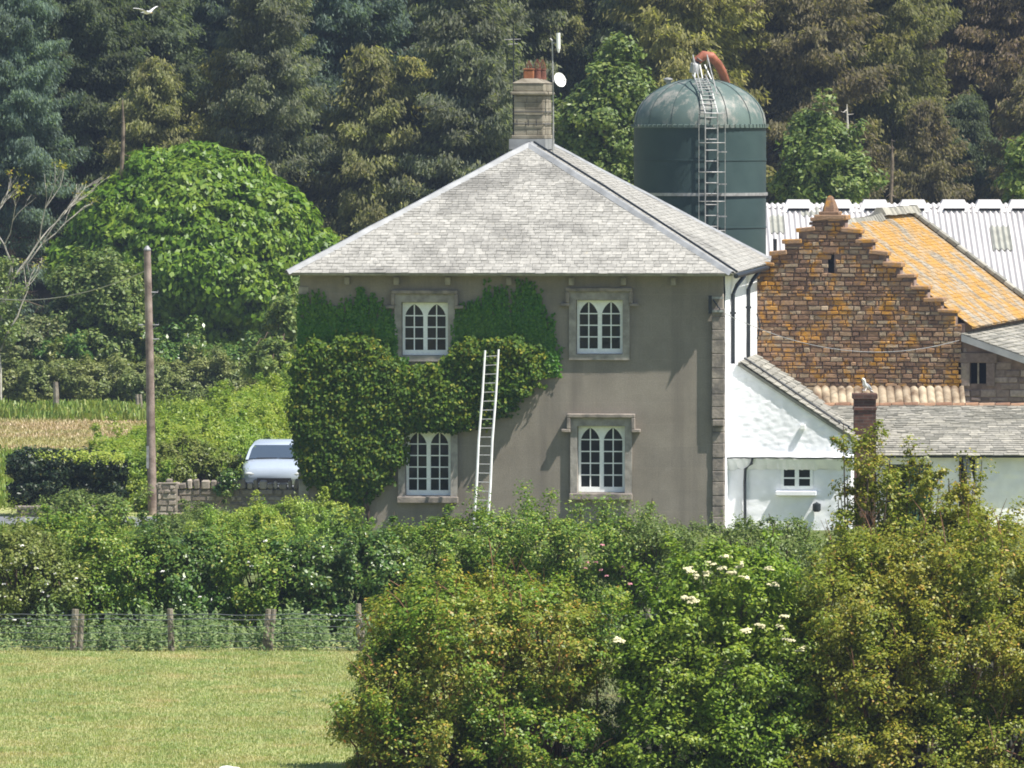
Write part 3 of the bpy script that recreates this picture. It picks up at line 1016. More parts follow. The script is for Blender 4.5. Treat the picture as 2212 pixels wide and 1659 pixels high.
# ================================================================== ladder against the front
def Hw(u, v, ly):
    x, z = plane_at(house, u, v, ly)
    return WM[house.name] @ Vector((x, ly, z))
lb = Hw(1039, 1142, -1.35)
ladder = thing('ladder', 'long white painted ladder leaning on the ivy between the left windows and right windows', 'ladder', (lb.x, lb.y, 0), -TH)
bl, br = Hw(1022, 1150, -1.35), Hw(1052, 1152, -1.35)
tl_, tr = Hw(1048, 757, -.52), Hw(1077, 755, -.52)
for a, c_ in ((bl, tl_), (br, tr)):
    b = MB()
    b.tube([a, a.lerp(c_, .25) + Vector((.01, 0, 0)), a.lerp(c_, .5) - Vector((.012, 0, 0)), a.lerp(c_, .75) + Vector((.006, 0, 0)), c_], [.034, .034, .032, .03, .026], 6)
    b.build('rail', M['white'], ladder, world=True)
for k in range(20):
    t = (k + .6) / 20.3
    b = MB()
    b.tube([bl.lerp(tl_, t), br.lerp(tr, t)], .0145, 6)
    b.build('rung', M['galv'], ladder, world=True)

# ================================================================== masts beside the chimney
mp = W(1195, 285, 6.6)
dish = thing('antenna_mast', 'thin grey mast by the chimney holding a white dish and a white panel aerial', 'antenna', (mp.x, 6.6, mp.z - .9), 0)
b = MB()
P = lambda u, v, y=6.6: W(u, v, y)
b.tube([P(1194, 372), P(1195, 280), P(1194.5, 180), P(1193, 92)], [.022, .022, .02, .018], 7)
b.build('pole', M['galv'], dish, world=True)
b = MB()
c0 = P(1208, 173, 6.45)
ax = Vector((.62, -.72, .28)).normalized()
rx = ax.cross(Vector((0, 0, 1))).normalized()
ry = rx.cross(ax).normalized()
vs, fs = [], []
for i in range(5):
    r = .185 * i / 4
    for k in range(20):
        a = 2 * math.pi * k / 20
        vs.append(c0 + rx * (r * math.cos(a)) + ry * (r * math.sin(a)) + ax * (1.1 * r * r))
for i in range(4):
    for k in range(20):
        j = (k + 1) % 20
        fs.append((i * 20 + k, i * 20 + j, i * 20 + 20 + j, i * 20 + 20 + k))
b.add(vs, fs)
b.add([p - ax * .02 for p in vs], [tuple(reversed(f)) for f in fs])
b.build('dish', M['white'], dish, smooth=True, world=True)
b = MB()
q = c0 + ax * .2 - ry * .06
b.tube([c0 - ry * .17 + ax * .03, q], .01, 6)
b.tube([q - ax * .03, q + ax * .03], .022, 8)
b.tube([c0 - ax * .02, P(1195, 176)], .02, 6)
b.build('feed_arm', M['white'], dish, world=True)
b = MB()
a = P(1206.5, 105, 6.55)
c_ = P(1206, 71, 6.55)
b.tube([a - Vector((0, 0, .1)), a, c_], [.02, .05, .052], 10)
b.build('panel_aerial', M['white'], dish, world=True)
b = MB()
b.tube([P(1193, 93), P(1206, 92, 6.57)], .018, 6)
b.tube([P(1188, 83), P(1193, 88), P(1193, 97)], .025, 6)
b.build('clamp', M['galv'], dish, world=True)
am = W(1109, 160, 6.9)
aerial = thing('aerial_mast', 'thin dark aerial rod rising behind the left edge of the chimney', 'antenna', (am.x, 6.9, 9.3))
b = MB()
b.tube([W(1109, 318, 6.9), W(1109, 170, 6.9), W(1109.5, 55, 6.9)], [.024, .02, .016], 6)
b.build('rod', M['black'], aerial, world=True)
b = MB()
for v, hwid in ((86, 20), (96, 12)):
    b.tube([W(1109 - hwid, v, 6.9), W(1109 + hwid * .8, v - 1.5, 6.9)], .01, 5)
b.build('crossarm', M['galv'], aerial, world=True)

# ================================================================== silo
SY = 24.0
ss = px(SY)
zv = lambda v, y=SY: 10 - (v - 250) / px(y)
sc_ = W(1512, 300, SY)
SR = 143 / ss
silo = thing('silo', 'tall dark green tower silo with faded domed cap and caged ladder', 'silo', (sc_.x, SY, 0))
zb_, zt_ = zv(272), zv(172)
b = MB()
prof = [(SR, -.3)]
for z in np.linspace(.0, zb_, 9):
    prof += [(SR, z)]
b.lathe(prof, 96)
b.build('drum', M['silo'], silo, smooth=True)
for v in (418, ):
    b = MB()
    z = zv(v)
    b.lathe([(SR + .001, z - .05), (SR + .045, z - .05), (SR + .045, z + .03), (SR + .001, z + .03)], 96)
    b.build('stiffening_band', M['galv'], silo, smooth=True)
b = MB()
for v in (345, 490, 560):
    z = zv(v)
    b.lathe([(SR + .001, z - .022), (SR + .016, z - .02), (SR + .016, z + .02), (SR + .001, z + .022)], 96)
b.build('plate_seam', M['silo'], silo)
b = MB()
prof = []
for k in range(13):
    t = k / 12 * math.pi / 2
    prof.append(((SR + .0) * math.cos(t) ** .93 if k < 12 else 0.001, zb_ + .02 + (zt_ - zb_) * math.sin(t)))
b.lathe(prof, 96)
dome = b.build('dome', M['dome'], silo, smooth=True)
b = MB()
b.lathe([(SR + .002, zb_ - .05), (SR + .05, zb_ - .05), (SR + .05, zb_ + .03), (SR - .04, zb_ + .05)], 96)
for k in range(72):
    a = 2 * math.pi * k / 72
    M_ = Matrix.Rotation(a, 4, 'Z')
    b.box(SR + .02, SR + .075, -.022, .022, zb_ - .02, zb_ + .045, M_)
b.build('bolted_rim', M['dome'], silo)
b = MB()
for a in np.linspace(-2.9, -.3, 7):
    pts = []
    for k in range(12):
        t = k / 12 * math.pi / 2
        r = SR * math.cos(t) ** .93 + .008
        pts.append((r * math.cos(a), r * math.sin(a), zb_ + .03 + (zt_ - zb_) * math.sin(t)))
    b.tube(pts, .008, 5)
b.build('dome_seam', M['silo'], dome)
# caged ladder: on the drum, then up over the dome
lx = (W(1536, 300, SY - SR).x - sc_.x)
yl = -math.sqrt(max(.1, SR * SR - lx * lx)) - .16
sl_ = MB()
for dx in (-.16, .17):
    sl_.tube([(lx + dx, yl, 2.5), (lx + dx, yl, zb_ + .35), (lx + dx - .12, yl + .42, zb_ + .85), (lx + dx - .25, yl + 1.0, zt_ + .02), (lx + dx - .3, yl + 1.35, zt_ + .12)], .022, 6)
lad = sl_.build('access_ladder', M['galv'], silo)
z = 2.7
while z < zb_ + .3:
    b = MB()
    b.tube([(lx - .16, yl, z), (lx + .17, yl, z)], .016, 5)
    b.build('rung', M['galv'], lad)
    z += .29
for k in range(12):
    b = MB()
    t = k / 11
    o = Vector((lx, yl, zb_ + .35)).lerp(Vector((lx - .25, yl + 1.0, zt_ + .02)), t) + Vector((-.0, 0, .14 * math.sin(t * math.pi)))
    b.tube([o + Vector((-.16, 0, 0)), o + Vector((.17, 0, 0))], .014, 5)
    b.build('rung', M['galv'], lad)
b = MB()
z = 4.6
k = 0
while z < zb_ + .5:
    for a0, a1 in ((-.2, 3.34),):
        pts = []
        for j in range(9):
            a = a0 + (a1 - a0) * j / 8
            pts.append((lx + .02 + .36 * math.cos(a), yl - .36 * math.sin(a) * .9, z))
        b.tube(pts, .013, 4)
    z += .78
for j in (1, 7):
    a = -.2 + 3.54 * j / 8
    b.tube([(lx + .02 + .36 * math.cos(a), yl - .36 * math.sin(a) * .9, 4.6), (lx + .02 + .36 * math.cos(a), yl - .36 * math.sin(a) * .9, zb_ + .5)], .009, 4)
b.build('safety_cage', M['galv'], lad)
b = MB()
z = 3.0
while z < zb_ - .2:                       # step plates beside the ladder
    b.box(lx + .2, lx + .42, yl - .02, yl + .12, z, z + .035)
    z += .86
b.build('step_plate', M['galv'], lad)
# handrail hoops at the top
b = MB()
tp = Vector((lx - .32, yl + 1.25, zt_ + .05))
for dx in (-.14, .24):
    b.tube([tp + Vector((dx + .25, -.9, -.45)), tp + Vector((dx + .1, -.5, .15)), tp + Vector((dx, 0, .6)), tp + Vector((dx, .15, .05))], .018, 5)
b.build('handrail', M['galv'], lad)
# filling pipe arching over the dome
b = MB()
ctr = Vector((sc_.x, SY, 0))
pts = [W(1502, 150, SY), W(1506, 131, SY), W(1520, 120, SY), W(1536, 122, SY), W(1550, 137, SY + .25), W(1560, 155, SY + .5), W(1568, 178, SY + .9), W(1574, 215, SY + 1.5)]
b.tube(pts, [.1, .13, .14, .13, .12, .12, .12, .12], 10)
pp = b.build('filling_pipe', M['rustpipe'], silo, world=True, smooth=True)
b = MB()
b.tube([W(1500, 158, SY - .05), W(1503, 140, SY - .05), W(1512, 127, SY - .08)], [.15, .155, .1], 10)
b.build('chute_hood', M['galv'], pp, world=True, smooth=True)
b = MB()
for u0, u1 in ((1500, 1502), (1520, 1512), (1541, 1522)):
    b.tube([W(u0, 182, SY - .3), W(u1, 140, SY - .1)], .02, 5)
b.build('pipe_stay', M['white'], pp, world=True)
b = MB()
vp = W(1443, 180, SY)
b.lathe([(.05, -.25), (.06, 0), (.13, .08), (.12, .11), (.0, .14)], 14, (vp.x, vp.y, vp.z + .02))
b.build('vent_cowl', M['galv'], silo, world=True, smooth=True)

# ================================================================== fibre-cement barn
BY = 40.0
bz = lambda v, y=BY: 10 - (v - 250) / px(y)
x0b, x1b = W(1560, 440, BY).x, W(2330, 440, BY).x
cb = thing('cattle_barn', 'long barn behind the yard with whitened corrugated roof and humped ridge vents', 'barn', ((x0b + x1b) / 2, BY, 0))
zr_b = bz(446)
pitch = R(19)
def corr_roof(x0, x1, ylen, zr_, sgn):
    per = .16
    n = int((x1 - x0) / per * 8)
    V, F = [], []
    rows = 5
    for j in range(rows + 1):
        t = ylen * j / rows
        for i in range(n + 1):
            x = x0 + (x1 - x0) * i / n
            z = .03 * math.cos(2 * math.pi * i / 8)
            step = .012 * (rows - j)
            V.append((x, BY - sgn * t * math.cos(pitch), zr_ - t * math.sin(pitch) + z * 1.35 + step))
    for j in range(rows):
        for i in range(n):
            a = j * (n + 1) + i
            F.append((a, a + n + 1, a + n + 2, a + 1) if sgn > 0 else (a, a + 1, a + n + 2, a + n + 1))
    return V, F
b = MB()
b.add(*corr_roof(x0b, x1b, 10.5, zr_b, 1))
b.add(*corr_roof(x0b, x1b, 10.5, zr_b, -1))
broof = b.build('corrugated_roof', M['cement'], cb, world=True, smooth=True)
b = MB()                                   # scalloped ridge cap
per = .16
n = int((x1b - x0b) / per * 8)
V, F = [], []
for j, (dy, dz) in enumerate(((-.3, -.02), (-.16, .05), (0, .09), (.16, .05), (.3, -.02))):
    for i in range(n + 1):
        V.append((x0b + (x1b - x0b) * i / n, BY + dy, zr_b + dz + .026 * math.cos(2 * math.pi * i / 8)))
for j in range(4):
    for i in range(n):
        a = j * (n + 1) + i
        F.append((a, a + 1, a + n + 2, a + n + 1))
b.add(V, F)
b.build('ridge_cap', M['cement'], cb, world=True, smooth=True)
for u in (1724, 1811, 1889, 1972, 2059, 2136, 2207):
    q = W(u, 446, BY)
    b = MB()
    s = .5
    vs = [(-s, -.62, -.16), (s, -.62, -.16), (s * .62, -.3, .2), (-s * .62, -.3, .2), (-s, .62, -.16), (s, .62, -.16), (s * .62, .3, .2), (-s * .62, .3, .2)]
    vs = [(q.x + a, BY + c_, zr_b + d) for a, c_, d in vs]
    b.add(vs, [(0, 1, 2, 3), (3, 2, 6, 7), (7, 6, 5, 4), (0, 3, 7, 4), (1, 5, 6, 2)])
    vent = b.build('ridge_vent', M['cement'], cb, world=True)
    b = MB()
    b.box(q.x - .3, q.x + .3, BY - .63, BY - .4, zr_b - .1, zr_b - .045)
    b.build('vent_slot', M['dark'], vent, world=True)
for u0, u1, v0, v1 in ((1660, 1690, 470, 505), (1728, 1768, 452, 470), (2130, 2172, 492, 540)):
    b = MB()
    a = W(u0, v0, BY)
    c_ = W(u1, v1, BY)
    t0, t1 = (zr_b - a.z) / math.tan(pitch), (zr_b - c_.z) / math.tan(pitch)
    nn = int((c_.x - a.x) / per * 8)
    V = []
    for (t) in (t0, t1):
        for i in range(nn + 1):
            x = a.x + (c_.x - a.x) * i / nn
            V.append((x, BY - t, zr_b - t * math.tan(pitch) + .075 + .03 * math.cos(2 * math.pi * (x - x0b) / per)))
    b.add(V, [(i, i + nn + 1, i + nn + 2, i + 1) for i in range(nn)])
    b.build('rooflight', M['rooflight'], cb, world=True, smooth=True)
b = MB()
ylo = 10.5 * math.cos(pitch) - .3
zlo = zr_b - 10.5 * math.sin(pitch)
b.box(x0b + .2, x1b - .2, BY - ylo, BY - ylo + .2, 0, zlo - .02)
b.box(x0b + .2, x1b - .2, BY + ylo - .2, BY + ylo, 0, zlo - .02)
for xx in (x0b + .2, x1b - .4):
    b.add([(xx, BY - ylo, 0), (xx, BY + ylo, 0), (xx, BY + ylo, zlo), (xx, BY, zr_b - .1), (xx, BY - ylo, zlo)], [(0, 1, 2, 3, 4)])
b.build('wall', M['cement'], cb, world=True)

# ================================================================== crow-stepped sandstone barn
GY = 12.0
TB = R(11)
gz = lambda v, y=GY: 10 - (v - 250) / px(y)
gc = W(1790, 700, GY)
sb = thing('stone_barn', 'old red sandstone barn with crow-stepped gable and orange lichened slate roof', 'barn', (gc.x, GY, 0), -TB)
GW = 3.42
z_ap, z_ev = gz(474), gz(698)
NS = 9
dx_, dz_ = GW / (NS + .7), (z_ap - z_ev) / NS
def gable_hw(z):
    if z >= z_ap:
        return 0
    if z <= z_ev:
        return GW
    k = math.floor((z_ap - z) / dz_)
    return min(GW, dx_ * (k + 1.2))
outer = [(-GW, -.3), (GW, -.3)]
right_pts = []
for k in range(NS):                         # k = 0 is the top step
    hwk = min(GW, dx_ * (k + 1.2))
    right_pts.append((hwk, z_ap - dz_ * (k + 1), z_ap - dz_ * k))
for hwk, za, zb2 in reversed(right_pts):
    outer += [(hwk, za), (hwk, zb2)]
for hwk, za, zb2 in right_pts:
    outer += [(-hwk, zb2), (-hwk, za)]
clean = [outer[0]]
for p in outer[1:]:
    if abs(p[0] - clean[-1][0]) + abs(p[1] - clean[-1][1]) > 1e-4:
        clean.append(p)
sx, sz0 = plane_at(sb, 1795, 592, 0)
_, sz1 = plane_at(sb, 1795, 546, 0)
slit = [(sx - .085, sz0), (sx + .085, sz0), (sx + .085, sz1), (sx - .085, sz1)]
plate('gable_wall', clean, [slit], .0, .5, M['mortar_red'], sb)
b = MB()
stones(b, -GW, GW, 1.6, z_ap, lambda x, z: abs(x) < gable_hw(z + .05) - .05 and not (abs(x - sx) < .14 and sz0 - .02 < z < sz1 + .02), ch=(.065, .14), cw=(.12, .36), depth=(.02, .06), gap=.007)
b.box(sx - .2, sx + .2, -.06, -.0, sz1 + .005, sz1 + .14)
b.build('masonry', M['rubble_red'], sb)
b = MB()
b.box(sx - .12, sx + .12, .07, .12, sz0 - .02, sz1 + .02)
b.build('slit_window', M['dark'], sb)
for sgn in (-1, 1):
    for k, (hwk, za, zb2) in enumerate(right_pts):
        b = MB()
        inn = hwk - dx_ * 1.25
        ov = .1
        M_ = Matrix.Translation(Vector((sgn * (inn + hwk) / 2, .2, zb2 + .04))) @ Matrix.Rotation(R(rnd.uniform(-7, 7)), 4, 'Y')
        l = (hwk - inn) / 2 * rnd.uniform(.8, 1.08)
        b.cbox(-l, l + ov * .6, -.31, .32, -.045 - rnd.uniform(0, .03), .03 + rnd.uniform(0, .03), .018, M_ if sgn > 0 else M_ @ Matrix.Rotation(math.pi, 4, 'Z'))
        b.build('step_stone', M['rubble_red'], sb)
b = MB()
b.cbox(-.36, .4, -.12, .5, z_ap + .01, z_ap + .12, .015)
b.cbox(-.25, .27, -.08, .45, z_ap + .122, z_ap + .2, .015)
za = z_ap + .2
b.lathe([(.23, -.02), (.2, .1), (.14, .26), (.08, .37), (.04, .4), (.0, .41)], 5, (.01, .15, za), .3, .3 + 2 * math.pi)
b.build('finial', M['rubble_red'], sb, smooth=False)
BL = 14.5
b = MB()
b.box(GW - .5, GW, .502, BL, -.3, z_ev)
b.box(-GW, -GW + .5, .502, BL, -.3, z_ev)
b.prism([(-GW, -.3), (GW, -.3), (GW, z_ev), (0, z_ap - .15), (-GW, z_ev)], BL, BL + .4)
b.build('side_wall', M['mortar_red'], sb)
zr2 = z_ap - .02
hw2 = GW + .2
ze2 = z_ev - .1
s2 = math.hypot(hw2, zr2 - ze2)
c2, n2_ = hw2 / s2, (zr2 - ze2) / s2
b = MB()
b.add([(0, .51, zr2 - .03), (hw2, .51, ze2 - .03), (hw2, BL + .5, ze2 - .03), (0, BL + .5, zr2 - .03), (-hw2, .51, ze2 - .03), (-hw2, BL + .5, ze2 - .03)], [(0, 1, 2, 3), (0, 3, 5, 4)])
br_ = b.build('roof', M['slate_barn'], sb)
b = MB()
slates(b, (hw2, .5, ze2), (0, 1, 0), (-c2, 0, n2_), (n2_, 0, c2), s2, lambda t: (0, BL), h0=.17, h1=.1, w=(.16, .34), lift=.016, jit=.02)
slates(b, (-hw2, .5, ze2), (0, 1, 0), (c2, 0, n2_), (-n2_, 0, c2), s2, lambda t: (0, BL), h0=.4, h1=.3, w=(.4, .8), lift=.03)
b.build('slates', M['slate_barn'], br_)
b = MB()
y = .55
while y < BL + .4:                          # ridge stones sag a little and lift again
    l = rnd.uniform(.35, .5)
    zz = zr2 - .1 * math.sin(math.pi * min(1, (y - .5) / 8)) + (.12 if y > 8.5 else 0) + rnd.uniform(-.015, .015) + .05
    b.prism([(-.2, zz - .14), (.2, zz - .14), (.08, zz + .05), (-.08, zz + .05)], y, y + l - .02)
    y += l
b.build('ridge_stone', M['slate_low'], br_)
b = MB()                                    # coping strip along the far verge
for k in range(14):
    t0, t1 = k / 14, (k + 1) / 14
    a = Vector((0, BL - .1, zr2 + .1)).lerp(Vector((hw2, BL - .1, ze2 + .1)), t0)
    c_ = Vector((0, BL - .1, zr2 + .1)).lerp(Vector((hw2, BL - .1, ze2 + .1)), t1)
    q = (a + c_) / 2
    M_ = Matrix.Translation(q) @ Matrix.Rotation(math.atan2(zr2 - ze2, hw2), 4, 'Y')
    b.cbox(-s2 / 28 + .006, s2 / 28 - .006, -.22, .3, -.04, .05 + rnd.uniform(0, .02), .012, M_)
b.build('verge_coping', M['slate_low'], br_)
# pinkish lower wing on the right of the gable
xw1 = 8.4
zt1, zt2 = z_ev - .28, z_ev - .28 - (xw1 - GW) * math.tan(R(19))
wx0, wz0 = plane_at(sb, 2078, 829, -.0)
wx1, wz1 = plane_at(sb, 2119, 784, -.0)
wx0 = max(wx0, GW + .2)
wx1 = max(wx1, wx0 + .42)
wop = [(wx0, wz0), (wx1, wz0), (wx1, wz1), (wx0, wz1)]
plate('wing_wall', [(GW + .004, -.3), (xw1, -.3), (xw1, zt2), (GW + .004, zt1)], [wop], .05, .4, M['mortar_red'], sb)
b = MB()
topz = lambda x: zt1 + (zt2 - zt1) * (x - GW) / (xw1 - GW)
stones(b, GW + .01, xw1, 1.2, zt1, lambda x, z: z < topz(x) - .35 and not (wx0 - .24 < x < wx1 + .24 and wz0 - .1 < z < wz1 + .26), ch=(.1, .22), cw=(.18, .5), depth=(.0, .03), y=.045)
b.build('wing_masonry', M['rubble_pink'], sb)
b = MB()
b.cbox(wx0 - .22, wx0 - .004, -.02, .3, wz0 - .06, wz1 + .002, .012)
b.cbox(wx1 + .004, wx1 + .22, -.02, .3, wz0 - .06, wz1 + .002, .012)
b.cbox(wx0 - .26, wx1 + .28, -.03, .3, wz1 + .005, wz1 + .26, .012)
ws = b.build('window_surround', M['rubble_pink'], sb)
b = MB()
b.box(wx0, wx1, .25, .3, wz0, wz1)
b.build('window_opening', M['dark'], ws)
b = MB()
b.box((wx0 + wx1) / 2 - .02, (wx0 + wx1) / 2 + .02, .05, .09, wz0, wz1)
b.build('mullion', M['wood_post'], ws)
b = MB()
b.box(xw1 - .35, xw1 - .004, .402, BL, -.3, zt2 - .05)
b.build('wing_side_wall', M['mortar_red'], sb)
A1 = R(19)
b = MB()
b.add([(GW, -.15, zt1 + .02), (xw1, -.15, zt2 + .02), (xw1, BL, zt2 + .02), (GW, BL, zt1 + .02), (GW, -.15, zt1 - .16), (xw1, -.15, zt2 - .16)], [(0, 1, 2, 3), (4, 5, 1, 0)])
wr = b.build('wing_roof', M['slate_low'], sb)
b = MB()
lw = (xw1 - GW) / math.cos(A1)
slates(b, (xw1, -.18, zt2 + .03), (0, 1, 0), (-math.cos(A1), 0, math.sin(A1)), (math.sin(A1), 0, math.cos(A1)), lw, lambda t: (0, BL), h0=.24, h1=.18, w=(.3, .5), lift=.03)
b.build('slates', M['slate_low'], wr)
b = MB()
b.add([(GW + .01, -.2, zt1 - .16), (xw1, -.2, zt2 - .16), (xw1, -.2, zt2 + .02), (GW + .01, -.2, zt1 + .02)], [(0, 1, 2, 3)])
b.build('bargeboard', M['lead'], wr)

# ================================================================== white outhouse against the side of the house
OY = .9
o0 = W(1566, 1140, OY)
oh = thing('outhouse', 'white limewashed outhouse with a lean-to slate roof against the side of the farmhouse', 'outbuilding', (o0.x, OY, 0), -TH)
OL = lambda u, v, ly=0.0: plane_at(oh, u, v, ly)
xa, za_ = OL(1600, 787)
xb, zb3 = OL(1838, 947)
xs, zs_ = OL(1566, 986)
sl2 = (za_ - zb3) / (xb - xa)
top_at = lambda x: za_ - sl2 * max(0, x - xa)
ol = [(.02, -.5), (xb, -.5), (xb, zb3), (xa, za_), (.02, za_)]
b = MB()
b.prism(ol, .0, .3)
b.box(xb - .3, xb, .302, 6, -.5, zb3 - .02)
b.build('wall', M['limewash'], oh)
rough_wall('roughcast', lambda x, z: z < top_at(x) - .02 and z > zs_ + .02, .02, xb, zs_, za_, -.005, .035, .012, M['limewash'], oh, 5, 6.0)
wx0, wz1 = OL(1687, 1009)
wx1, wz0 = OL(1756, 1056)
rough_wall('lower_roughcast', lambda x, z: z < zs_ - .3 and not (wx0 - .03 < x < wx1 + .03 and wz0 - .03 < z < wz1 + .03), .02, xb, -.4, zs_, .0, .06, .018, M['limewash'], oh, 8, 2.6)
# narrow pent course of whitened slates with its gutter
b = MB()
nn = 40
vs, fs = [], []
for i in range(nn + 1):
    x = .01 + (xb + .06) * i / nn
    j = rnd.uniform(-.012, .012)
    vs += [(x, .0, zs_ + .06), (x, -.2 + j, zs_ - .015 + j * .6), (x, -.2 + j, zs_ - .06), (x, -.05, zs_ - .3 + rnd.uniform(-.03, .03)), (x, .0, zs_ - .3)]
for i in range(nn):
    for c in range(4):
        a = i * 5 + c
        fs.append((a, a + 1, a + 6, a + 5))
b.add(vs, fs)
b.build('pent_course', M['limewash'], oh)
b = MB()
pts = [(.0 + (xb + .08) * i / 14, -.225, zs_ - .02 + rnd.uniform(-.008, .008)) for i in range(15)]
b.tube(pts, .022, 6)
b.build('gutter', M['black'], oh)
dpx, _ = OL(1622, 1000)
b = MB()
b.tube([(dpx + .05, -.22, zs_ - .03), (dpx + .03, -.2, zs_ - .16), (dpx - .13, -.09, zs_ - .3), (dpx - .14, -.08, zs_ - .6), (dpx - .13, -.08, -.4)], .036, 8)
b.build('downpipe', M['black'], oh)
ww = MB()
win = plate('window', [(wx0, wz0), (wx1, wz0), (wx1, wz1), (wx0, wz1)], [[(wx0 + .07, wz0 + .07), ((wx0 + wx1) / 2 - .05, wz0 + .07), ((wx0 + wx1) / 2 - .05, wz1 - .06), (wx0 + .07, wz1 - .06)], [((wx0 + wx1) / 2 + .05, wz0 + .07), (wx1 - .07, wz0 + .07), (wx1 - .07, wz1 - .06), ((wx0 + wx1) / 2 + .05, wz1 - .06)]], -.03, .04, M['white_window'], oh)
b = MB()
zm = (wz0 + wz1) / 2
b.box(wx0 + .06, wx1 - .06, -.015, .01, zm - .02, zm + .015)
b.build('glazing_bar', M['white_window'], win)
b = MB()
b.add([(wx0 + .03, -.008, wz0 + .03), (wx1 - .03, -.008, wz0 + .03), (wx1 - .03, -.008, wz1 - .03), (wx0 + .03, -.008, wz1 - .03)], [(0, 1, 2, 3)])
b.build('pane', M['glass'], win)
b = MB()
b.cbox(wx0 - .12, wx1 + .09, -.16, -.004, wz0 - .16, wz0 - .05, .012)
b.build('sill', M['limewash'], win)
lxx, lzz = OL(1765, 1096)
b = MB()
b.tube([(lxx, .0, lzz + .1), (lxx, -.14, lzz + .12)], .02, 6)
b.lathe([(.03, .12), (.1, .09), (.1, -.06), (.06, -.1), (0, -.1)], 12, (lxx, -.16, lzz))
b.build('wall_lamp', M['black'], oh)
b = MB()
kx, kz = OL(1568 + 1.4 * 50, 925)
kx, kz = OL(1569, 920)
xk, zk = OL(3000 / 1.8083 + 76, 922)
b.cbox(xk - .06, xk + .06, -.14, -.03, zk - .06, zk + .06, .012)
b.build('junction_box', M['white'], oh)
ang = math.atan(sl2)
b = MB()
L2 = math.hypot(xb + .2 - xa, sl2 * (xb + .2 - xa))
b.add([(xa - .06, -.07, za_ + .05), (xb + .14, -.07, top_at(xb + .14) + .05), (xb + .14, 6, top_at(xb + .14) + .05), (xa - .06, 6, za_ + .05), (xa - .06, -.07, za_ - .03), (xb + .14, -.07, top_at(xb + .14) - .03)], [(0, 1, 2, 3), (4, 5, 1, 0)])
orf = b.build('roof', M['slate_low'], oh)
b = MB()
slates(b, (xb + .2, -.1, top_at(xb + .2) + .06), (0, 1, 0), (-math.cos(ang), 0, math.sin(ang)), (math.sin(ang), 0, math.cos(ang)), L2, lambda t: (0, 6.2), h0=.22, h1=.18, w=(.25, .42), lift=.035, jit=.015)
b.build('slates', M['slate_low'], orf)
b = MB()
b.tube([(xa + .02, 1.0, za_ + .13), (xa + .4, 1.0, za_ + .13 - .4 * sl2 + .02), (xb - .3, .9, top_at(xb - .3) + .13)], .03, 6)
b.build('roof_pipe', M['black'], orf)

# ================================================================== long white outbuilding on the right
LY = 2.6
lx0, lx1 = W(1826, 975, LY).x, W(2300, 975, LY).x
lo = thing('long_shed', 'low white walled shed with mossy slate roof and clay ridge at the right edge', 'shed', ((lx0 + lx1) / 2, LY, 0))
LL = lambda u, v, ly=0.0: plane_at(lo, u, v, ly)
X0, X1 = lx0 - (lx0 + lx1) / 2, lx1 - (lx0 + lx1) / 2
_, ze_ = LL(2000, 977)
RY = 2.9
zrd = 10 - (876 - 250) / px(LY + RY)
ops = []
dx0, dz1 = LL(1915, 1003)
dx1, dz0 = LL(2012, 1080)
ex0, ez1 = LL(2072, 983)
ex1, ez0 = LL(2108, 1100)
ops = [[(dx0, -.2), (dx1, -.2), (dx1, dz1), (dx0, dz1)], [(ex0, -.2), (ex1, -.2), (ex1, ez1 - .02), (ex0, ez1 - .02)]]
plate('wall', [(X0, -.5), (X1, -.5), (X1, ze_ + .02), (X0, ze_ + .02)], ops, .0, .35, M['limewash'], lo)
rough_wall('roughcast', lambda x, z: not (dx0 - .03 < x < dx1 + .03 and z < dz1 + .03) and not (ex0 - .03 < x < ex1 + .03), X0, X1, -.4, ze_, .0, .055, .022, M['limewash'], lo, 12, 3.4)
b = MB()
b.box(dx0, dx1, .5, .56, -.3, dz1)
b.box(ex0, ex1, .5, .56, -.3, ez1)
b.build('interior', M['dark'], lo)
b = MB()
b.box(dx0, dx0 + .07, .02, .1, -.3, dz1)
b.box(dx1 - .07, dx1, .02, .1, -.3, dz1)
b.box(dx0, dx1, .02, .1, dz1 - .06, dz1 - .002)
b.build('door_frame', M['black'], lo)
b = MB()
xm = dx0 + (dx1 - dx0) * .45
b.box(xm, dx1 - .08, .05, .09, -.3, dz1 - .07)
b.build('door', plain('teal_door_paint', (0.03, 0.1, 0.1), 0.6, 0.3), lo)
s3 = math.hypot(RY + .35, zrd - ze_ + .08)
c3, n3_ = (RY + .35) / s3, (zrd - ze_ + .08) / s3
XL = W(1745, 900, LY + 2).x - (lx0 + lx1) / 2
b = MB()
b.add([(XL, -.35, ze_ - .08), (X1, -.35, ze_ - .08), (X1, RY, zrd), (XL, RY, zrd), (X1, 2 * RY + .3, ze_ - .1), (XL, 2 * RY + .3, ze_ - .1)], [(0, 1, 2, 3), (3, 2, 4, 5)])
b.box(XL + .1, X1, 2 * RY - .2, 2 * RY, -.4, ze_ - .1)
lrf = b.build('roof', M['slate_low'], lo)
b = MB()
b.add([(X1 - .1, .36, -.4), (X1 - .1, 2 * RY - .2, -.4), (X1 - .1, 2 * RY - .2, ze_ - .12), (X1 - .1, RY, zrd - .06), (X1 - .1, .36, ze_ + .02)], [(0, 1, 2, 3, 4)])
b.build('end_wall', M['limewash'], lo)
b = MB()
xcl = W(1846, 975, LY).x - (lx0 + lx1) / 2
slates(b, (XL, -.37, ze_ - .07), (1, 0, 0), (0, c3, n3_), (0, -n3_, c3), s3, lambda t: (max(0, (xcl - XL) * (1 - t / s3 * 1.6)), X1 - XL), h0=.17, h1=.085, w=(.18, .4), lift=.022, jit=.016)
b.build('slates', M['slate_low'], lrf)
b = MB()
x = XL
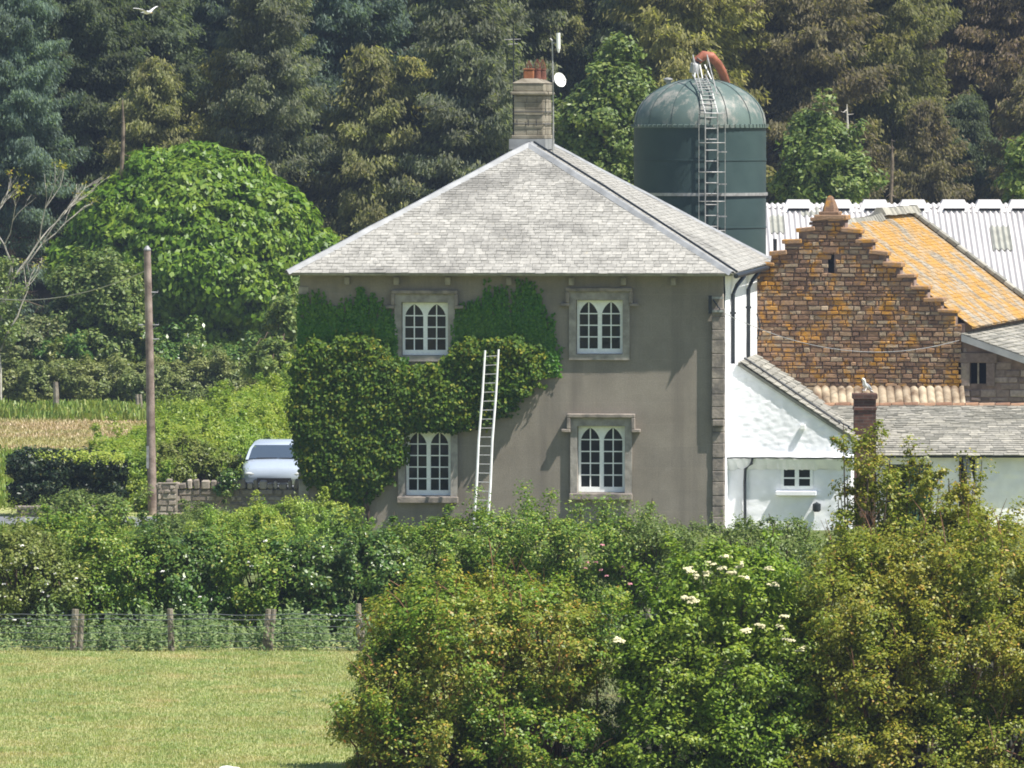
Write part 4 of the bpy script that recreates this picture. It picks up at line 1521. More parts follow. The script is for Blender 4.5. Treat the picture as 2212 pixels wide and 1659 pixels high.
while x < X1:                               # clay ridge tiles
    l = rnd.uniform(.28, .42)
    z = zrd + rnd.uniform(-.01, .015)
    b.lathe([(.1, 0), (.115, l - .02)], 10, (0, 0, 0), 0, math.pi, closed=False)
    nvert = 22
    for k in range(len(b.v) - nvert, len(b.v)):
        p = b.v[k]
        b.v[k] = (x + p[2], RY + p[0], z - .02 + p[1] * .85)
    x += l
b.build('ridge_tile', M['ridge_clay'], lrf)
# ragged eave edge and rafter shadow board
b = MB()
b.box(XL + (xcl - XL), X1, -.3, -.02, ze_ - .12, ze_ - .085)
b.build('eave_board', M['black'], lrf)
# old pantile strip above the ridge
b = MB()
n = int((W(2080, 850, 7).x - W(1755, 850, 7).x) / .2 * 6)
xp0, xp1 = W(1755, 850, 7).x - (lx0 + lx1) / 2, W(2080, 850, 7).x - (lx0 + lx1) / 2
V, F = [], []
for j in range(4):
    for i in range(n + 1):
        V.append((xp0 + (xp1 - xp0) * i / n, RY + .25 + .3 * j, zrd - .02 + .135 * j + .07 * abs(math.sin(math.pi * i / 6)) ** .7 + .02 * mnoise.noise((i * .07, j, 0))))
for j in range(3):
    for i in range(n):
        a = j * (n + 1) + i
        F.append((a, a + 1, a + n + 2, a + n + 1))
b.add(V, F)
b.build('pantile_strip', M['pantile'], lrf, smooth=False)
# brick stack rising from the eave
bx0, bz1 = LL(1842, 850, -.45)
bx1, _ = LL(1896, 850, -.45)
b = MB()
b.box(bx0 + .04, bx1 - .04, -.45, .1, -.3, bz1 - .14)
stack = b.build('chimney', M['brick'], lo)
b = MB()
b.cbox(bx0 + .02, bx1 - .02, -.48, .13, bz1 - .41, bz1 - .33, .01)
b.cbox(bx0, bx1, -.5, .15, bz1 - .14, bz1 - .005, .012)
b.build('chimney_cap', M['brick'], stack)
# loose board leaning in the doorway
pb = LL(2100, 1100, -.45)
plank = MB()
a, c_ = W(2110, 1110, LY - .6), W(2086, 988, LY - .1)
plank.tube([a, c_], .02, 4)
o = thing('leaning_board', 'grey weathered board leaning by the dark gap in the white shed wall', 'board', (a.x, a.y, 0))
b = MB()
w = Vector((.09, 0, .02))
t = Vector((0, -.03, 0))
b.add([a - w, a + w, c_ + w * .8, c_ - w * .8, a - w + t, a + w + t, c_ + w * .8 + t, c_ - w * .8 + t], [(0, 3, 2, 1), (4, 5, 6, 7), (0, 1, 5, 4), (1, 2, 6, 5), (2, 3, 7, 6), (3, 0, 4, 7)])
b.build('board', M['lead'], o, world=True)
b = MB()
b.add([a - w * 1.6 - t, a - w * .7 - t, c_ - t, c_ - w * .9 - t], [(0, 1, 2, 3)])
b.build('batten', M['black'], o, world=True)

def lobe(u, v, ru, rv, y, ry=None):
    """ellipsoid that reads u, v with radii ru, rv (2212 px view) when it stands at depth y"""
    s = px(y)
    return (tuple(W(u, v, y)), (ru / s, (ry if ry else ru / s * .8), rv / s))

def plant(name, label, cat, lobes, leaf, per_m2=5, rad=.3, per=60, L=.05, Wd=None, group=None, base=None, stems=True, nst=70, r0=.03,
          twig='twig', zmin=.05, hang=None, outward=.5, up=.7, jit=.5, cull=.62, shell=(.72, 1.03), front=.45, part='foliage', trunk=None, squash=.75, extra=None, ragged=.45, twigs=False):
    lob = [l if isinstance(l[0], tuple) else lobe(*l) for l in lobes]
    if base is None:
        cx = sum(l[0][0] for l in lob) / len(lob)
        cy = sum(l[0][1] for l in lob) / len(lob)
        base = (cx, cy, gh(cx, cy))
    t = thing(name, label, cat, base, 0, group)
    C, D = lobe_clumps(lob, per_m2, shell, base[2] + zmin, cull, front)
    if ragged > 0:
        C, D = rag(C, D, ragged, rad)
    Pp, Nn = clump_leaves(C, D, rad, per, outward, up, jit, squash, .6)
    k = Pp[:, 2] > base[2] + .02
    Pp, Nn = Pp[k], Nn[k]
    n = len(Pp)
    ll = L * rng.uniform(.5, 1.45, n)
    leaves(part, Pp, Nn, ll, (Wd or L * .62) * rng.uniform(.75, 1.2, n), M[leaf], t, hang=hang)
    if extra:
        extra(t, lob, C, D)
    if stems:
        idx = rng.choice(len(C), min(nst, len(C)), replace=False)
        if trunk:
            b = MB()
            top = Vector(trunk[0])
            bs = Vector(base)
            b.tube([bs - Vector((0, 0, .3)), bs.lerp(top, .5) + Vector((rnd.uniform(-.15, .15), 0, 0)), top], [trunk[1], trunk[1] * .8, trunk[1] * .55], 9)
            for i in idx:
                q = Vector(C[i])
                m1 = top.lerp(q, .45) + Vector((rnd.uniform(-.2, .2), rnd.uniform(-.2, .2), .2))
                b.tube([top - Vector((0, 0, rnd.uniform(0, .6))), m1, q], [trunk[1] * .35, trunk[1] * .2, .02], 5, cap=False)
            b.build('trunk', M[twig], t, smooth=True, world=True)
        else:
            # several stools along the foot
            b = MB()
            for i in idx:
                q = Vector(C[i])
                li = min(range(len(lob)), key=lambda k: (Vector(lob[k][0]) - q).length)
                f = Vector((lob[li][0][0] + rnd.uniform(-.3, .3), lob[li][0][1] + rnd.uniform(-.2, .2), gh(lob[li][0][0], lob[li][0][1]) - .05))
                m1 = f.lerp(q, .5) + Vector((rnd.uniform(-.12, .12), rnd.uniform(-.12, .12), .1))
                qt = q + (q - m1) * .12
                b.tube([f, m1, qt], [r0, r0 * .6, r0 * .22], 4, cap=False)
                if twigs:
                    for _ in range(2):
                        d = Vector((D[i][0] * .5 + rnd.uniform(-.5, .5), -.4 + rnd.uniform(-.3, .3), .8)).normalized()
                        b.tube([qt - (q - m1) * .02, qt + d * rnd.uniform(.12, .25), qt + d * rnd.uniform(.3, .6) + Vector((0, -.05, -.06))], [r0 * .22, .007, .003], 4, cap=False)
            b.build('stems', M[twig], t, smooth=True, world=True)
    return t

def rag(C, D, amount, rad):
    """thin the mass where a slow noise is low and push sprays outward where it is high"""
    n1 = np.array([mnoise.noise((c[0] * 1.1, c[1] * 1.1, c[2] * 1.2)) for c in C])
    n2 = np.array([mnoise.noise((c[0] * 2.9 + 5, c[1] * 2.9, c[2] * 2.9)) for c in C])
    push = (n1 * .55 + n2 * .35) * amount
    keep = (n2 + .6 * n1) > -.42 * rng.uniform(.5, 1.6, len(C))
    C = C + D * push[:, None] * min(1.0, rad * 4.0)
    C, D = C[keep], D[keep]
    # sprays: short chains of small clumps that stand out from the outline
    k = rng.random(len(C)) < .035
    S, T = [C], [D]
    for s in (1, 2, 3):
        d = D[k] * .7 + np.array([0, 0, .55])
        S.append(C[k] + d * rad * .75 * s)
        T.append(D[k])
    return np.concatenate(S), np.concatenate(T)

def shoots(t, pts, h, leaf, m, lean=.12, part='foliage'):
    """upright leafy shoots that stand above a hedge, as one part"""
    Pq, Nq = [], []
    for (x, y, z) in pts:
        hh = h * rnd.uniform(.5, 1.2)
        dx, dy = rnd.uniform(-lean, lean), rnd.uniform(-lean, lean)
        n = int(26 * hh / leaf * .09) + 8
        for k in range(n):
            s = k / n
            a = rnd.uniform(0, 6.28)
            r = (.1 * (1 - s) + .02) * rnd.uniform(.3, 1)
            Pq.append((x + dx * s * hh * 2 + r * math.cos(a), y + dy * s + r * math.sin(a), z + s * hh))
            Nq.append((math.cos(a) * .7, math.sin(a) * .7 - .2, .7))
    n = len(Pq)
    leaves(part, Pq, Nq, leaf * rng.uniform(.7, 1.25, n), leaf * .5, M[m], t)

def petals(name, pts, r, m, parent, n=14, flat=.35, tilt=(0, -.4, 1)):
    """flower heads: each a shallow dome of little petals"""
    Pq, Nq = [], []
    for p in pts:
        d = sphere_dirs(n)
        d[:, 2] = np.abs(d[:, 2]) * flat
        Pq.append(np.array(p) + d * r * rng.uniform(.5, 1.05, (n, 1)))
        Nq.append(d * .6 + np.array(tilt))
    Pq, Nq = np.concatenate(Pq), np.concatenate(Nq)
    return leaves(name, Pq, Nq, r * .75, r * .65, M[m], parent)

# ================================================================== ivy on the front wall
def in_poly(poly, X, Y):
    n = len(poly)
    r = np.zeros(len(X), bool)
    j = n - 1
    for i in range(n):
        xi, yi = poly[i]
        xj, yj = poly[j]
        if yi != yj:
            r ^= ((yi > Y) != (yj > Y)) & (X < (xj - xi) * (Y - yi) / (yj - yi) + xi)
        j = i
    return r

ivp = W(760, 1150, -.4)
ivy = thing('wall_ivy', 'thick dark green ivy covering the left half of the grey house front', 'climbing plant', (ivp.x, ivp.y, 0), -TH)
dense = [(634, 800), (648, 765), (690, 742), (760, 733), (812, 738), (838, 768), (862, 800), (905, 795), (960, 786), (985, 752), (1040, 738), (1110, 733), (1148, 748), (1166, 790), (1154, 826), (1116, 862), (1076, 892), (1030, 917), (960, 928), (900, 934), (880, 938), (876, 975), (866, 1000), (846, 1012), (832, 1040), (800, 1066), (770, 1080), (742, 1084), (712, 1060), (682, 1042), (660, 1010), (645, 960), (634, 900)]
flatp = [(645, 800), (643, 700), (655, 620), (672, 690), (684, 612), (697, 700), (712, 655), (726, 700), (742, 640), (756, 690), (776, 616), (788, 676), (806, 622), (824, 690), (842, 660), (852, 700), (864, 770), (872, 810), (700, 815)]
flatp2 = [(970, 790), (974, 690), (986, 705), (1000, 640), (1014, 676), (1030, 640), (1042, 690), (1046, 596), (1060, 680), (1078, 618), (1092, 660), (1106, 606), (1122, 640), (1132, 596), (1148, 655), (1160, 606), (1168, 690), (1184, 668), (1180, 730), (1196, 745), (1186, 770), (1196, 800), (1160, 810)]
inner = [(x, z) for x, z in [HL(u, v) for u, v in dense]]
I_h = WM[house.name]

def wall_points(poly, n):
    pl = [HL(u, v, -.06) for u, v in poly]
    xs = [p[0] for p in pl]
    zs = [p[1] for p in pl]
    X = rng.uniform(min(xs), max(xs), n)
    Z = rng.uniform(min(zs), max(zs), n)
    k = in_poly(pl, X, Z)
    return X[k], Z[k]

def to_world(X, Y, Z):
    A = np.array(I_h)
    P_ = np.stack([X, Y, Z], axis=1)
    return P_ @ A[:3, :3].T + A[:3, 3]

def dvec(v):
    A = np.array(I_h)[:3, :3]
    return v @ A.T

# dense, shaggy growth: clumps that stand out from the wall
X, Z = wall_points(dense, 5600)
X = X + rng.normal(size=len(X)) * .05
Z = Z + rng.normal(size=len(Z)) * .06
pl_d = [HL(u, v, -.06) for u, v in dense]
E = np.array(pl_d)
dist = np.min(np.hypot(X[:, None] - E[None, :, 0], Z[:, None] - E[None, :, 1]), axis=1)
lump = np.array([mnoise.noise((x * 1.3, z * 1.5, 4.2)) for x, z in zip(X, Z)])
lump2 = np.array([mnoise.noise((x * 3.3, z * 3.0, 9.2)) for x, z in zip(X, Z)])
depth = (np.clip(dist / .2, .5, 1) * (.23 + .07 * lump) + .09 * lump2 + .05)
depth = np.clip(depth, .05, .75) * np.where(Z < 1.3, .8, 1)
C = to_world(X, -depth, Z)
D = np.tile(dvec(np.array([[0.1, -1, .15]])), (len(C), 1))
Pp, Nn = clump_leaves(C, D, .15, 22, .7, .45, .5)
Ip = np.array(I_h.inverted())
loc = Pp @ Ip[:3, :3].T + Ip[:3, 3]
wx = wlist[0]
k = loc[:, 1] < -.03
for (xl, xr, zb, zt, *_r) in (wlist[0], wlist[2]):
    # windows stay clear except where the growth hangs over the top left corner of the lower one
    inside = (loc[:, 0] > xl - .02) & (loc[:, 0] < xr + .03) & (loc[:, 2] > zb) & (loc[:, 2] < zt - .03)
    k &= ~inside
Pp, Nn = Pp[k], Nn[k]
# loose shoots that trail past the edge of the growth
TX, TY_, TZ = [], [], []
for _ in range(150):
    i = rnd.randrange(len(pl_d))
    a, c_ = pl_d[i], pl_d[(i + 1) % len(pl_d)]
    s = rnd.random()
    ex, ez = a[0] + (c_[0] - a[0]) * s, a[1] + (c_[1] - a[1]) * s
    ax, az = ex - (-3.4), ez - 2.9
    l = math.hypot(ax, az)
    ln = rnd.uniform(.1, .36)
    dx, dz = ax / l * ln + rnd.gauss(0, .08), az / l * ln * .6 - rnd.uniform(-.1, .14)
    for k in range(14):
        q = rnd.random()
        TX.append(ex + dx * q + rnd.gauss(0, .03))
        TZ.append(ez + dz * q + rnd.gauss(0, .03))
        TY_.append(-rnd.uniform(.06, .22))
xl, xr, zb, zt = wlist[2][:4]
TX, TY_, TZ = np.array(TX), np.array(TY_), np.array(TZ)
k = ~((TX > xl + .12) & (TX < xr + .03) & (TZ > zb) & (TZ < zt + .02)) & (TX > -HW - .12)
tp = to_world(TX[k], TY_[k], TZ[k])
Pp = np.concatenate([Pp, tp])
Nn = np.concatenate([Nn, dvec(np.tile(np.array([[0., -1, .4]]), (len(tp), 1)) + rng.normal(size=(len(tp), 3)) * .5)])
n = len(Pp)
leaves('dense_foliage', Pp, Nn, .1 * rng.uniform(.6, 1.3, n), .078 * rng.uniform(.7, 1.2, n), M['lf_ivy'], ivy, hang=((0, -.1, -1), .5))
env = [(640, 640), (655, 628), (672, 650), (684, 616), (700, 640), (726, 662), (742, 640), (760, 640), (776, 616), (806, 624), (824, 650), (845, 668), (866, 740), (880, 800)]
env2 = [(966, 700), (974, 690), (1000, 652), (1030, 644), (1046, 598), (1060, 640), (1078, 618), (1106, 606), (1132, 598), (1160, 608), (1176, 660), (1188, 690), (1198, 740), (1204, 790)]
SX, SZ, SN = [], [], []
for e in (env, env2):
    us, vs_ = zip(*e)
    for _ in range(420):
        u = rnd.uniform(us[0], us[-1])
        vt = np.interp(u, us, vs_)
        vt = vt + (800 - vt) * (rnd.random() ** 1.3) * .92
        x0, z0 = HL(u, 815, -.06)
        x1, z1 = HL(u + rnd.gauss(0, 7), vt, -.06)
        n = int(30 * (z1 - z0)) + 6
        for k in range(n):
            s = rnd.random() ** .85
            w = .07 * (1 - s) ** .8 + .012
            SX.append(x0 + (x1 - x0) * s + rnd.gauss(0, w))
            SZ.append(z0 + (z1 - z0) * s)
X, Z = np.array(SX), np.array(SZ)
xl, xr, zb, zt = wlist[0][:4]
k = ~((X > xl - .1) & (X < xr + .08) & (Z > zb - .05) & (Z < zt + .25)) & (X > -HW - .05)
X, Z = X[k], Z[k]
Y = -rng.uniform(.02, .1, len(X))
Pp = to_world(X, Y, Z)
Nn = dvec(np.array([[0, -1, .25]])) + rng.normal(size=(len(X), 3)) * .4
leaves('clinging_foliage', Pp, Nn, .085 * rng.uniform(.6, 1.2, len(X)), .062, M['lf_ivy_flat'], ivy, hang=((0, 0, -1), .5))
b = MB()
for (u0, v0, u1, v1) in ((756, 1155, 748, 1060), (797, 1160, 782, 1068), (790, 1150, 800, 1050), (770, 1150, 760, 1065)):
    x0, z0 = HL(u0, v0, -.1)
    x1, z1 = HL(u1, v1, -.15)
    p0, p1 = I_h @ Vector((x0, -.1, min(z0, -.02))), I_h @ Vector((x1, -.2, z1 + .6))
    b.tube([p0, p0.lerp(p1, .3) + Vector((.04, -.05, 0)), p0.lerp(p1, .6) - Vector((.03, 0, 0)), p1], [.045, .035, .035, .025], 6)
b.build('stem', M['twig'], ivy, smooth=True, world=True)

# ================================================================== front hedge, shrub by shrub
HY = -41.0
HG = 'hedge shrubs in a row behind the wire fence'
def roses(pts, m='petal_white', r=.045):
    def f(t, lob, C, D):
        P_ = [W(u, v, lob[0][0][1] - lob[0][1][1] * .9) for u, v in pts]
        petals('blossom', [tuple(p) for p in P_], r, m, t, n=9, flat=.6, tilt=(0, -1, .5))
    return f
plant('hedge_shrub', 'olive green dog rose shrub dotted with white blossom at the left end of the hedge', 'shrub',
      [(40, 1245, 110, 95, HY, 1.0), (140, 1270, 75, 85, HY - .2, .9), (10, 1320, 90, 60, HY, .9), (130, 1340, 80, 50, HY, .8), (60, 1190, 70, 45, HY + .6, .8)],
      'lf_hedge_olive', 19, .21, 84, 0.073, group=HG, ragged=.34, extra=roses([(25, 1218), (55, 1222), (18, 1232), (78, 1228), (100, 1262), (90, 1280), (105, 1288), (140, 1268), (170, 1300), (12, 1290), (40, 1296), (165, 1250), (48, 1180), (70, 1195), (136, 1326), (180, 1330), (30, 1340), (64, 1348), (8, 1262), (122, 1240)]))
plant('hedge_shrub', 'mid green hedge shrub between the white-flowered rose and the glossy dark shrub', 'shrub',
      [(235, 1215, 80, 75, HY + .5, 1.0), (215, 1290, 80, 85, HY, .9), (300, 1255, 70, 95, HY, .9), (240, 1360, 90, 40, HY, .8), (160, 1170, 70, 40, HY + 1.4, .8), (100, 1155, 60, 30, HY + 1.6, .7)],
      'lf_hedge', 19, .21, 84, 0.071, group=HG, ragged=.34)
plant('hedge_shrub', 'glossy dark green hedge shrub with deep shadows above the middle fence post', 'shrub',
      [(390, 1250, 75, 85, HY, .95), (370, 1330, 80, 60, HY, .85), (450, 1300, 70, 80, HY, .85), (330, 1180, 60, 40, HY + .9, .8), (420, 1185, 70, 35, HY + .9, .8)],
      'lf_hedge_dark', 19, .21, 84, 0.080, group=HG, ragged=.34, extra=roses([(352, 1235), (372, 1268), (432, 1290), (318, 1240), (298, 1215)], r=.04))
plant('hedge_shrub', 'bright green hedge shrub behind the two leaning fence posts', 'shrub',
      [(545, 1235, 90, 85, HY, 1.0), (520, 1320, 80, 70, HY, .85), (610, 1290, 75, 85, HY, .85), (590, 1195, 85, 45, HY + .6, .8), (480, 1185, 60, 40, HY + .8, .8)],
      'lf_hedge', 19, .21, 84, 0.073, group=HG, ragged=.34, extra=roses([(536, 1216), (545, 1224), (575, 1170)], r=.05))
plant('hedge_shrub', 'dark bramble-like hedge shrub beside the big bronze hawthorn bush', 'shrub',
      [(690, 1240, 85, 80, HY, 1.0), (670, 1320, 90, 75, HY, .9), (760, 1290, 80, 95, HY, .9), (740, 1200, 80, 45, HY + .5, .8), (820, 1230, 70, 70, HY, .9)],
      'lf_hedge_dark', 19, .21, 84, 0.083, group=HG, ragged=.34)
plant('hedge_shrub', 'light green hedge shrub with tall shoots below the ladder', 'shrub',
      [(890, 1205, 80, 65, HY + .3, .9), (980, 1195, 85, 75, HY, .9), (900, 1280, 90, 80, HY, .9), (1060, 1180, 80, 75, HY, .9), (1050, 1270, 90, 70, HY, .9)],
      'lf_hedge', 19, .21, 84, 0.066, group=HG, ragged=.34, extra=lambda t, lob, C, D: shoots(t, [tuple(W(u, v, HY + .1)) for u, v in ((1065, 1110), (1085, 1112), (1100, 1108), (1115, 1112), (1128, 1108), (1140, 1115), (1160, 1118), (1180, 1112), (1196, 1120), (1090, 1120), (1045, 1128), (1150, 1124), (960, 1140), (915, 1150), (1010, 1135), (935, 1140))], .22, .05, 'lf_hedge'))
plant('hedge_shrub', 'mid green rose-flowered hedge shrub under the right ground floor window', 'shrub',
      [(1170, 1185, 85, 70, HY, .9), (1260, 1200, 85, 70, HY, .9), (1180, 1265, 90, 70, HY, .9), (1290, 1280, 90, 75, HY, .9), (1340, 1190, 70, 60, HY, .9)],
      'lf_hedge', 19, .21, 84, 0.066, group=HG, ragged=.34, extra=lambda t, lob, C, D: (roses([(1300, 1232), (1345, 1226), (1300, 1178), (1310, 1245), (1345, 1290), (1270, 1215), (1265, 1228), (1360, 1262), (1288, 1216)], 'petal_pink', .045)(t, lob, C, D), shoots(t, [tuple(W(u, v, HY + .1)) for u, v in ((1258, 1128), (1272, 1124), (1300, 1130), (1322, 1120), (1380, 1118), (1396, 1125), (1350, 1130), (1226, 1130))], .3, .05, 'lf_hedge')))
plant('hedge_shrub', 'greyish green hedge shrub in front of the right corner of the house', 'shrub',
      [(1430, 1190, 85, 65, HY, .9), (1510, 1185, 80, 60, HY, .9), (1440, 1270, 90, 75, HY, .9), (1540, 1260, 90, 75, HY, .9)],
      'lf_light', 19, .21, 84, 0.059, group=HG, ragged=.34, extra=lambda t, lob, C, D: shoots(t, [tuple(W(u, v, HY + .1)) for u, v in ((1495, 1135), (1512, 1130), (1540, 1132), (1560, 1128), (1580, 1134), (1440, 1138), (1420, 1132), (1465, 1140))], .22, .045, 'lf_light'))
plant('hedge_shrub', 'feathery green hedge shrub below the small white outhouse window', 'shrub',
      [(1610, 1190, 85, 62, HY, .9), (1700, 1185, 80, 60, HY, .9), (1640, 1260, 90, 75, HY, .9), (1760, 1230, 85, 75, HY, .9)],
      'lf_light', 19, .21, 84, 0.061, group=HG, ragged=.34, extra=lambda t, lob, C, D: shoots(t, [tuple(W(u, v, HY + .1)) for u, v in ((1600, 1130), (1620, 1134), (1650, 1128), (1680, 1130), (1710, 1128), (1735, 1132), (1760, 1140))], .2, .045, 'lf_light'))
# garden growth nearer the house
plant('garden_shrub', 'yellow-green feathery mound in front of the ivy foot', 'shrub',
      [(640, 1138, 95, 58, -9, 1.0), (560, 1150, 80, 50, -9.5, 1.0), (705, 1132, 60, 48, -9, .9), (480, 1155, 80, 42, -10, .9), (720, 1170, 80, 40, -10, .9)],
      'lf_yellow', 24, .16, 80, .06, hang=((0, 0, 1), .6), up=.3, ragged=.16)
plant('garden_shrub', 'soft green shrub at the roadside left of the garden mound', 'shrub',
      [(430, 1140, 70, 42, -6, .9), (370, 1155, 70, 38, -7, .9), (450, 1165, 70, 38, -8, .8)], 'lf_light', 20, .18, 80, .065, ragged=.2)
plant('garden_shrub', 'low green shrub against the little stone wall at far left', 'shrub',
      [(170, 1105, 60, 38, .8, .7), (225, 1115, 60, 40, .2, .7), (130, 1130, 45, 30, .2, .6)], 'lf_light', 20, .2, 80, .08)
plant('garden_shrub', 'thin leafy weeds standing against the house wall below the left window', 'weeds',
      [(880, 1165, 60, 30, -3, .4), (960, 1172, 60, 30, -3, .4), (830, 1160, 40, 30, -3.2, .4)], 'lf_light', 7, .15, 40, .06)

# ================================================================== big foreground bushes
BYF = -73.0
def hawthorn(label, lobes, leaf, **k):
    return plant('hawthorn_bush', label, 'bush', lobes, leaf, 22, .2, 86, .06, .042, group='bushes in the foreground', nst=90, r0=.03, cull=.66, shell=(.6, 1.05), ragged=.6, **k)
M['twig_red'] = plain('reddish_twig', (0.3, 0.16, 0.11), 0.8, 0.2, var=0.3, scale=4)
hawthorn('big bronze-tinged hawthorn bush at bottom centre with ragged left edge',
         [(1010, 1376, 185, 104, BYF, 1.3), (890, 1405, 100, 85, BYF, 1.0), (1150, 1345, 105, 82, BYF, 1.1), (1000, 1500, 240, 130, BYF, 1.5), (850, 1500, 100, 110, BYF - .3, 1.0), (1180, 1430, 150, 130, BYF, 1.3), (1060, 1306, 100, 48, BYF + .3, .9), (960, 1300, 76, 50, BYF + .3, .8), (1150, 1590, 200, 110, BYF - .4, 1.3), (920, 1620, 150, 90, BYF - .4, 1.1), (800, 1555, 75, 45, BYF - .5, .7), (1235, 1400, 85, 75, BYF, .9), (850, 1325, 50, 35, BYF + .2, .5)],
         'lf_haw_brown', twigs=True, twig='twig_red')
def elder_heads(t, lob, C, D):
    pu = 1106 + FPX * C[:, 0] / (C[:, 1] + 200)
    pv = 250 + FPX * (10 - C[:, 2]) / (C[:, 1] + 200)
    for (u, v) in ((1572, 1206), (1534, 1218), (1600, 1222), (1560, 1228), (1665, 1230), (1585, 1240), (1502, 1247), (1525, 1240), (1673, 1266), (1496, 1298), (1480, 1292), (1688, 1334), (1640, 1354), (1610, 1364), (1688, 1354), (1336, 1384), (1708, 1384), (1730, 1405), (1608, 1248), (1488, 1232)):
        near = np.hypot(pu - u, pv - v) < 30
        p = W(u, v, (C[near, 1].min() if near.any() else BYF - .3) - .16)
        petals('flower_head', [tuple(p + Vector((rnd.gauss(0, .035), rnd.gauss(0, .03), rnd.gauss(0, .02)))) for _ in range(5)], .045 * rnd.uniform(.8, 1.3), 'petal', t, n=16, flat=.6, tilt=(rnd.uniform(-.5, .5), -.7, .8))
plant('elder_bush', 'bright green elder bush with cream flower heads in the foreground', 'bush',
      [(1560, 1280, 140, 95, BYF, 1.0), (1480, 1360, 120, 100, BYF, 1.1), (1640, 1330, 110, 110, BYF, 1.0), (1430, 1470, 110, 120, BYF - .3, 1.1), (1560, 1470, 150, 140, BYF - .3, 1.3), (1680, 1460, 110, 120, BYF - .2, 1.1), (1450, 1610, 150, 110, BYF - .5, 1.2), (1620, 1610, 160, 110, BYF - .5, 1.2), (1400, 1400, 70, 60, BYF, .8)],
      'lf_elder', 22, .21, 80, .075, .046, group='bushes in the foreground', nst=60, r0=.03, cull=.66, shell=(.62, 1.05), extra=elder_heads)
hawthorn('tall olive hawthorn bush filling the bottom right corner',
         [(1980, 1290, 170, 125, BYF + .5, 1.3), (1830, 1330, 130, 120, BYF, 1.2), (2140, 1260, 140, 130, BYF + .5, 1.3), (1870, 1480, 170, 130, BYF - .2, 1.4), (2060, 1450, 190, 150, BYF, 1.5), (2220, 1420, 150, 150, BYF, 1.4), (1820, 1620, 150, 100, BYF - .5, 1.2), (1990, 1630, 190, 110, BYF - .5, 1.4), (2180, 1620, 160, 120, BYF - .5, 1.3), (1780, 1400, 80, 90, BYF - .1, .9), (1750, 1560, 70, 80, BYF - .4, .8), (1890, 1220, 100, 60, BYF + .5, .8), (2290, 1300, 120, 140, BYF + .6, 1.2)],
         'lf_haw', twigs=True, twig='twig_red')
WY = BYF + 3.0
plant('hawthorn_bush', 'loose olive hawthorn sprays rising in front of the brick chimney', 'bush',
      [(1858, 985, 28, 48, WY, .35), (1900, 1040, 55, 38, WY, .45), (1960, 1060, 62, 50, WY, .5), (1990, 1010, 26, 36, WY, .35), (2040, 1100, 66, 45, WY, .5), (1880, 1110, 68, 58, WY, .55), (1960, 1130, 90, 55, WY, .6), (2085, 1125, 48, 35, WY, .45), (1850, 1055, 35, 22, WY, .35), (2000, 1085, 90, 52, WY, .6), (1870, 1150, 85, 55, WY, .6), (2080, 1085, 55, 40, WY, .5), (1920, 1075, 60, 40, WY, .5), (2130, 1140, 60, 40, WY, .5), (1900, 1180, 100, 70, WY, .7), (2050, 1180, 120, 70, WY, .7), (1960, 1250, 150, 110, WY + .3, .9), (1880, 1020, 30, 40, WY, .35), (2150, 1160, 80, 50, WY, .6)],
      'lf_haw', 17, .16, 60, .056, .04, group='bushes in the foreground', nst=70, r0=.03, cull=.6, shell=(.55, 1.08))

# ================================================================== wire fence with its weeds
FY = -44.6
f0 = W(0, 1410, FY)
fence = thing('field_fence', 'weathered post and wire fence along the far edge of the pasture', 'fence', (W(500, 1410, FY).x, FY, 0))
for (u0, v0, u1, v1, r) in ((163, 1316, 158, 1415, .07), (177, 1326, 172, 1412, .05), (367, 1315, 371, 1412, .06), (580, 1316, 570, 1415, .062), (592, 1316, 582, 1412, .05), (774, 1304, 778, 1412, .055), (783, 1345, 784, 1412, .045), (985, 1312, 986, 1415, .055), (1190, 1315, 1188, 1415, .055), (1400, 1312, 1398, 1415, .055), (-60, 1314, -60, 1415, .055)):
    a, c_ = W(u1, v1 + 8, FY), W(u0, v0, FY)
    b = MB()
    b.tube([a, a.lerp(c_, .5) + Vector((rnd.uniform(-.008, .008), 0, 0)), c_], [r * 1.05, r, r * .92], 8)
    b.build('post', M['wood_post'], fence, world=True)
for v in (1328, 1338, 1353, 1368, 1384, 1398):
    b = MB()
    pts = []
    for k in range(40):
        u = -120 + k * 42
        q = W(u, v + 1.5 * math.sin(k * 1.3) + .8 * math.sin(k * 3.1), FY - .075)
        pts.append(q)
    b.tube(pts, .0075 if v < 1345 else .005, 4, cap=False)
    b.build('wire', M['wire'], fence, world=True)
# nettles and rank grass at the fence foot (nobody could count them)
Pq, Nq = [], []
for _ in range(900):
    x = rnd.uniform(W(-60, 1400, FY).x, W(1500, 1400, FY).x)
    y = FY + rnd.uniform(-.15, 2.4)
    h = rnd.uniform(.3, .85) * (.8 + .75 * mnoise.noise((x * 1.1, y, 1)))
    for k in range(26):
        s = (k + 1) / 26
        a = rnd.uniform(0, 6.28)
        r = .13 * (1 - s * .7) * rnd.uniform(.3, 1)
        Pq.append((x + r * math.cos(a), y + r * math.sin(a), h * s))
        Nq.append((math.cos(a) * .5, math.sin(a) * .5 - .3, .8))
n = len(Pq)
o = leaves('nettles', Pq, Nq, .095 * rng.uniform(.6, 1.3, n), .045, M['lf_nettle'], None, hang=((0, 0, -.6), .8))
tag(o, 'strip of nettles and rank weeds along the fence foot', 'weeds', kind='stuff')

sheet('scrub_shade_floor', [(-2.6, -80), (14, -80), (14, -46), (4.5, -46.5), (1.6, -52), (0.6, -62), (-.6, -69), (-2.2, -73)], 0.014, plain('shade_dark_soil', (0.035, 0.034, 0.02), 0.95, 0.1, var=0.4, scale=3), 'dark soil sheet standing in for shade under and behind the foreground bushes', 'soil')  # dark soil added so gaps between and behind the bushes read as shade
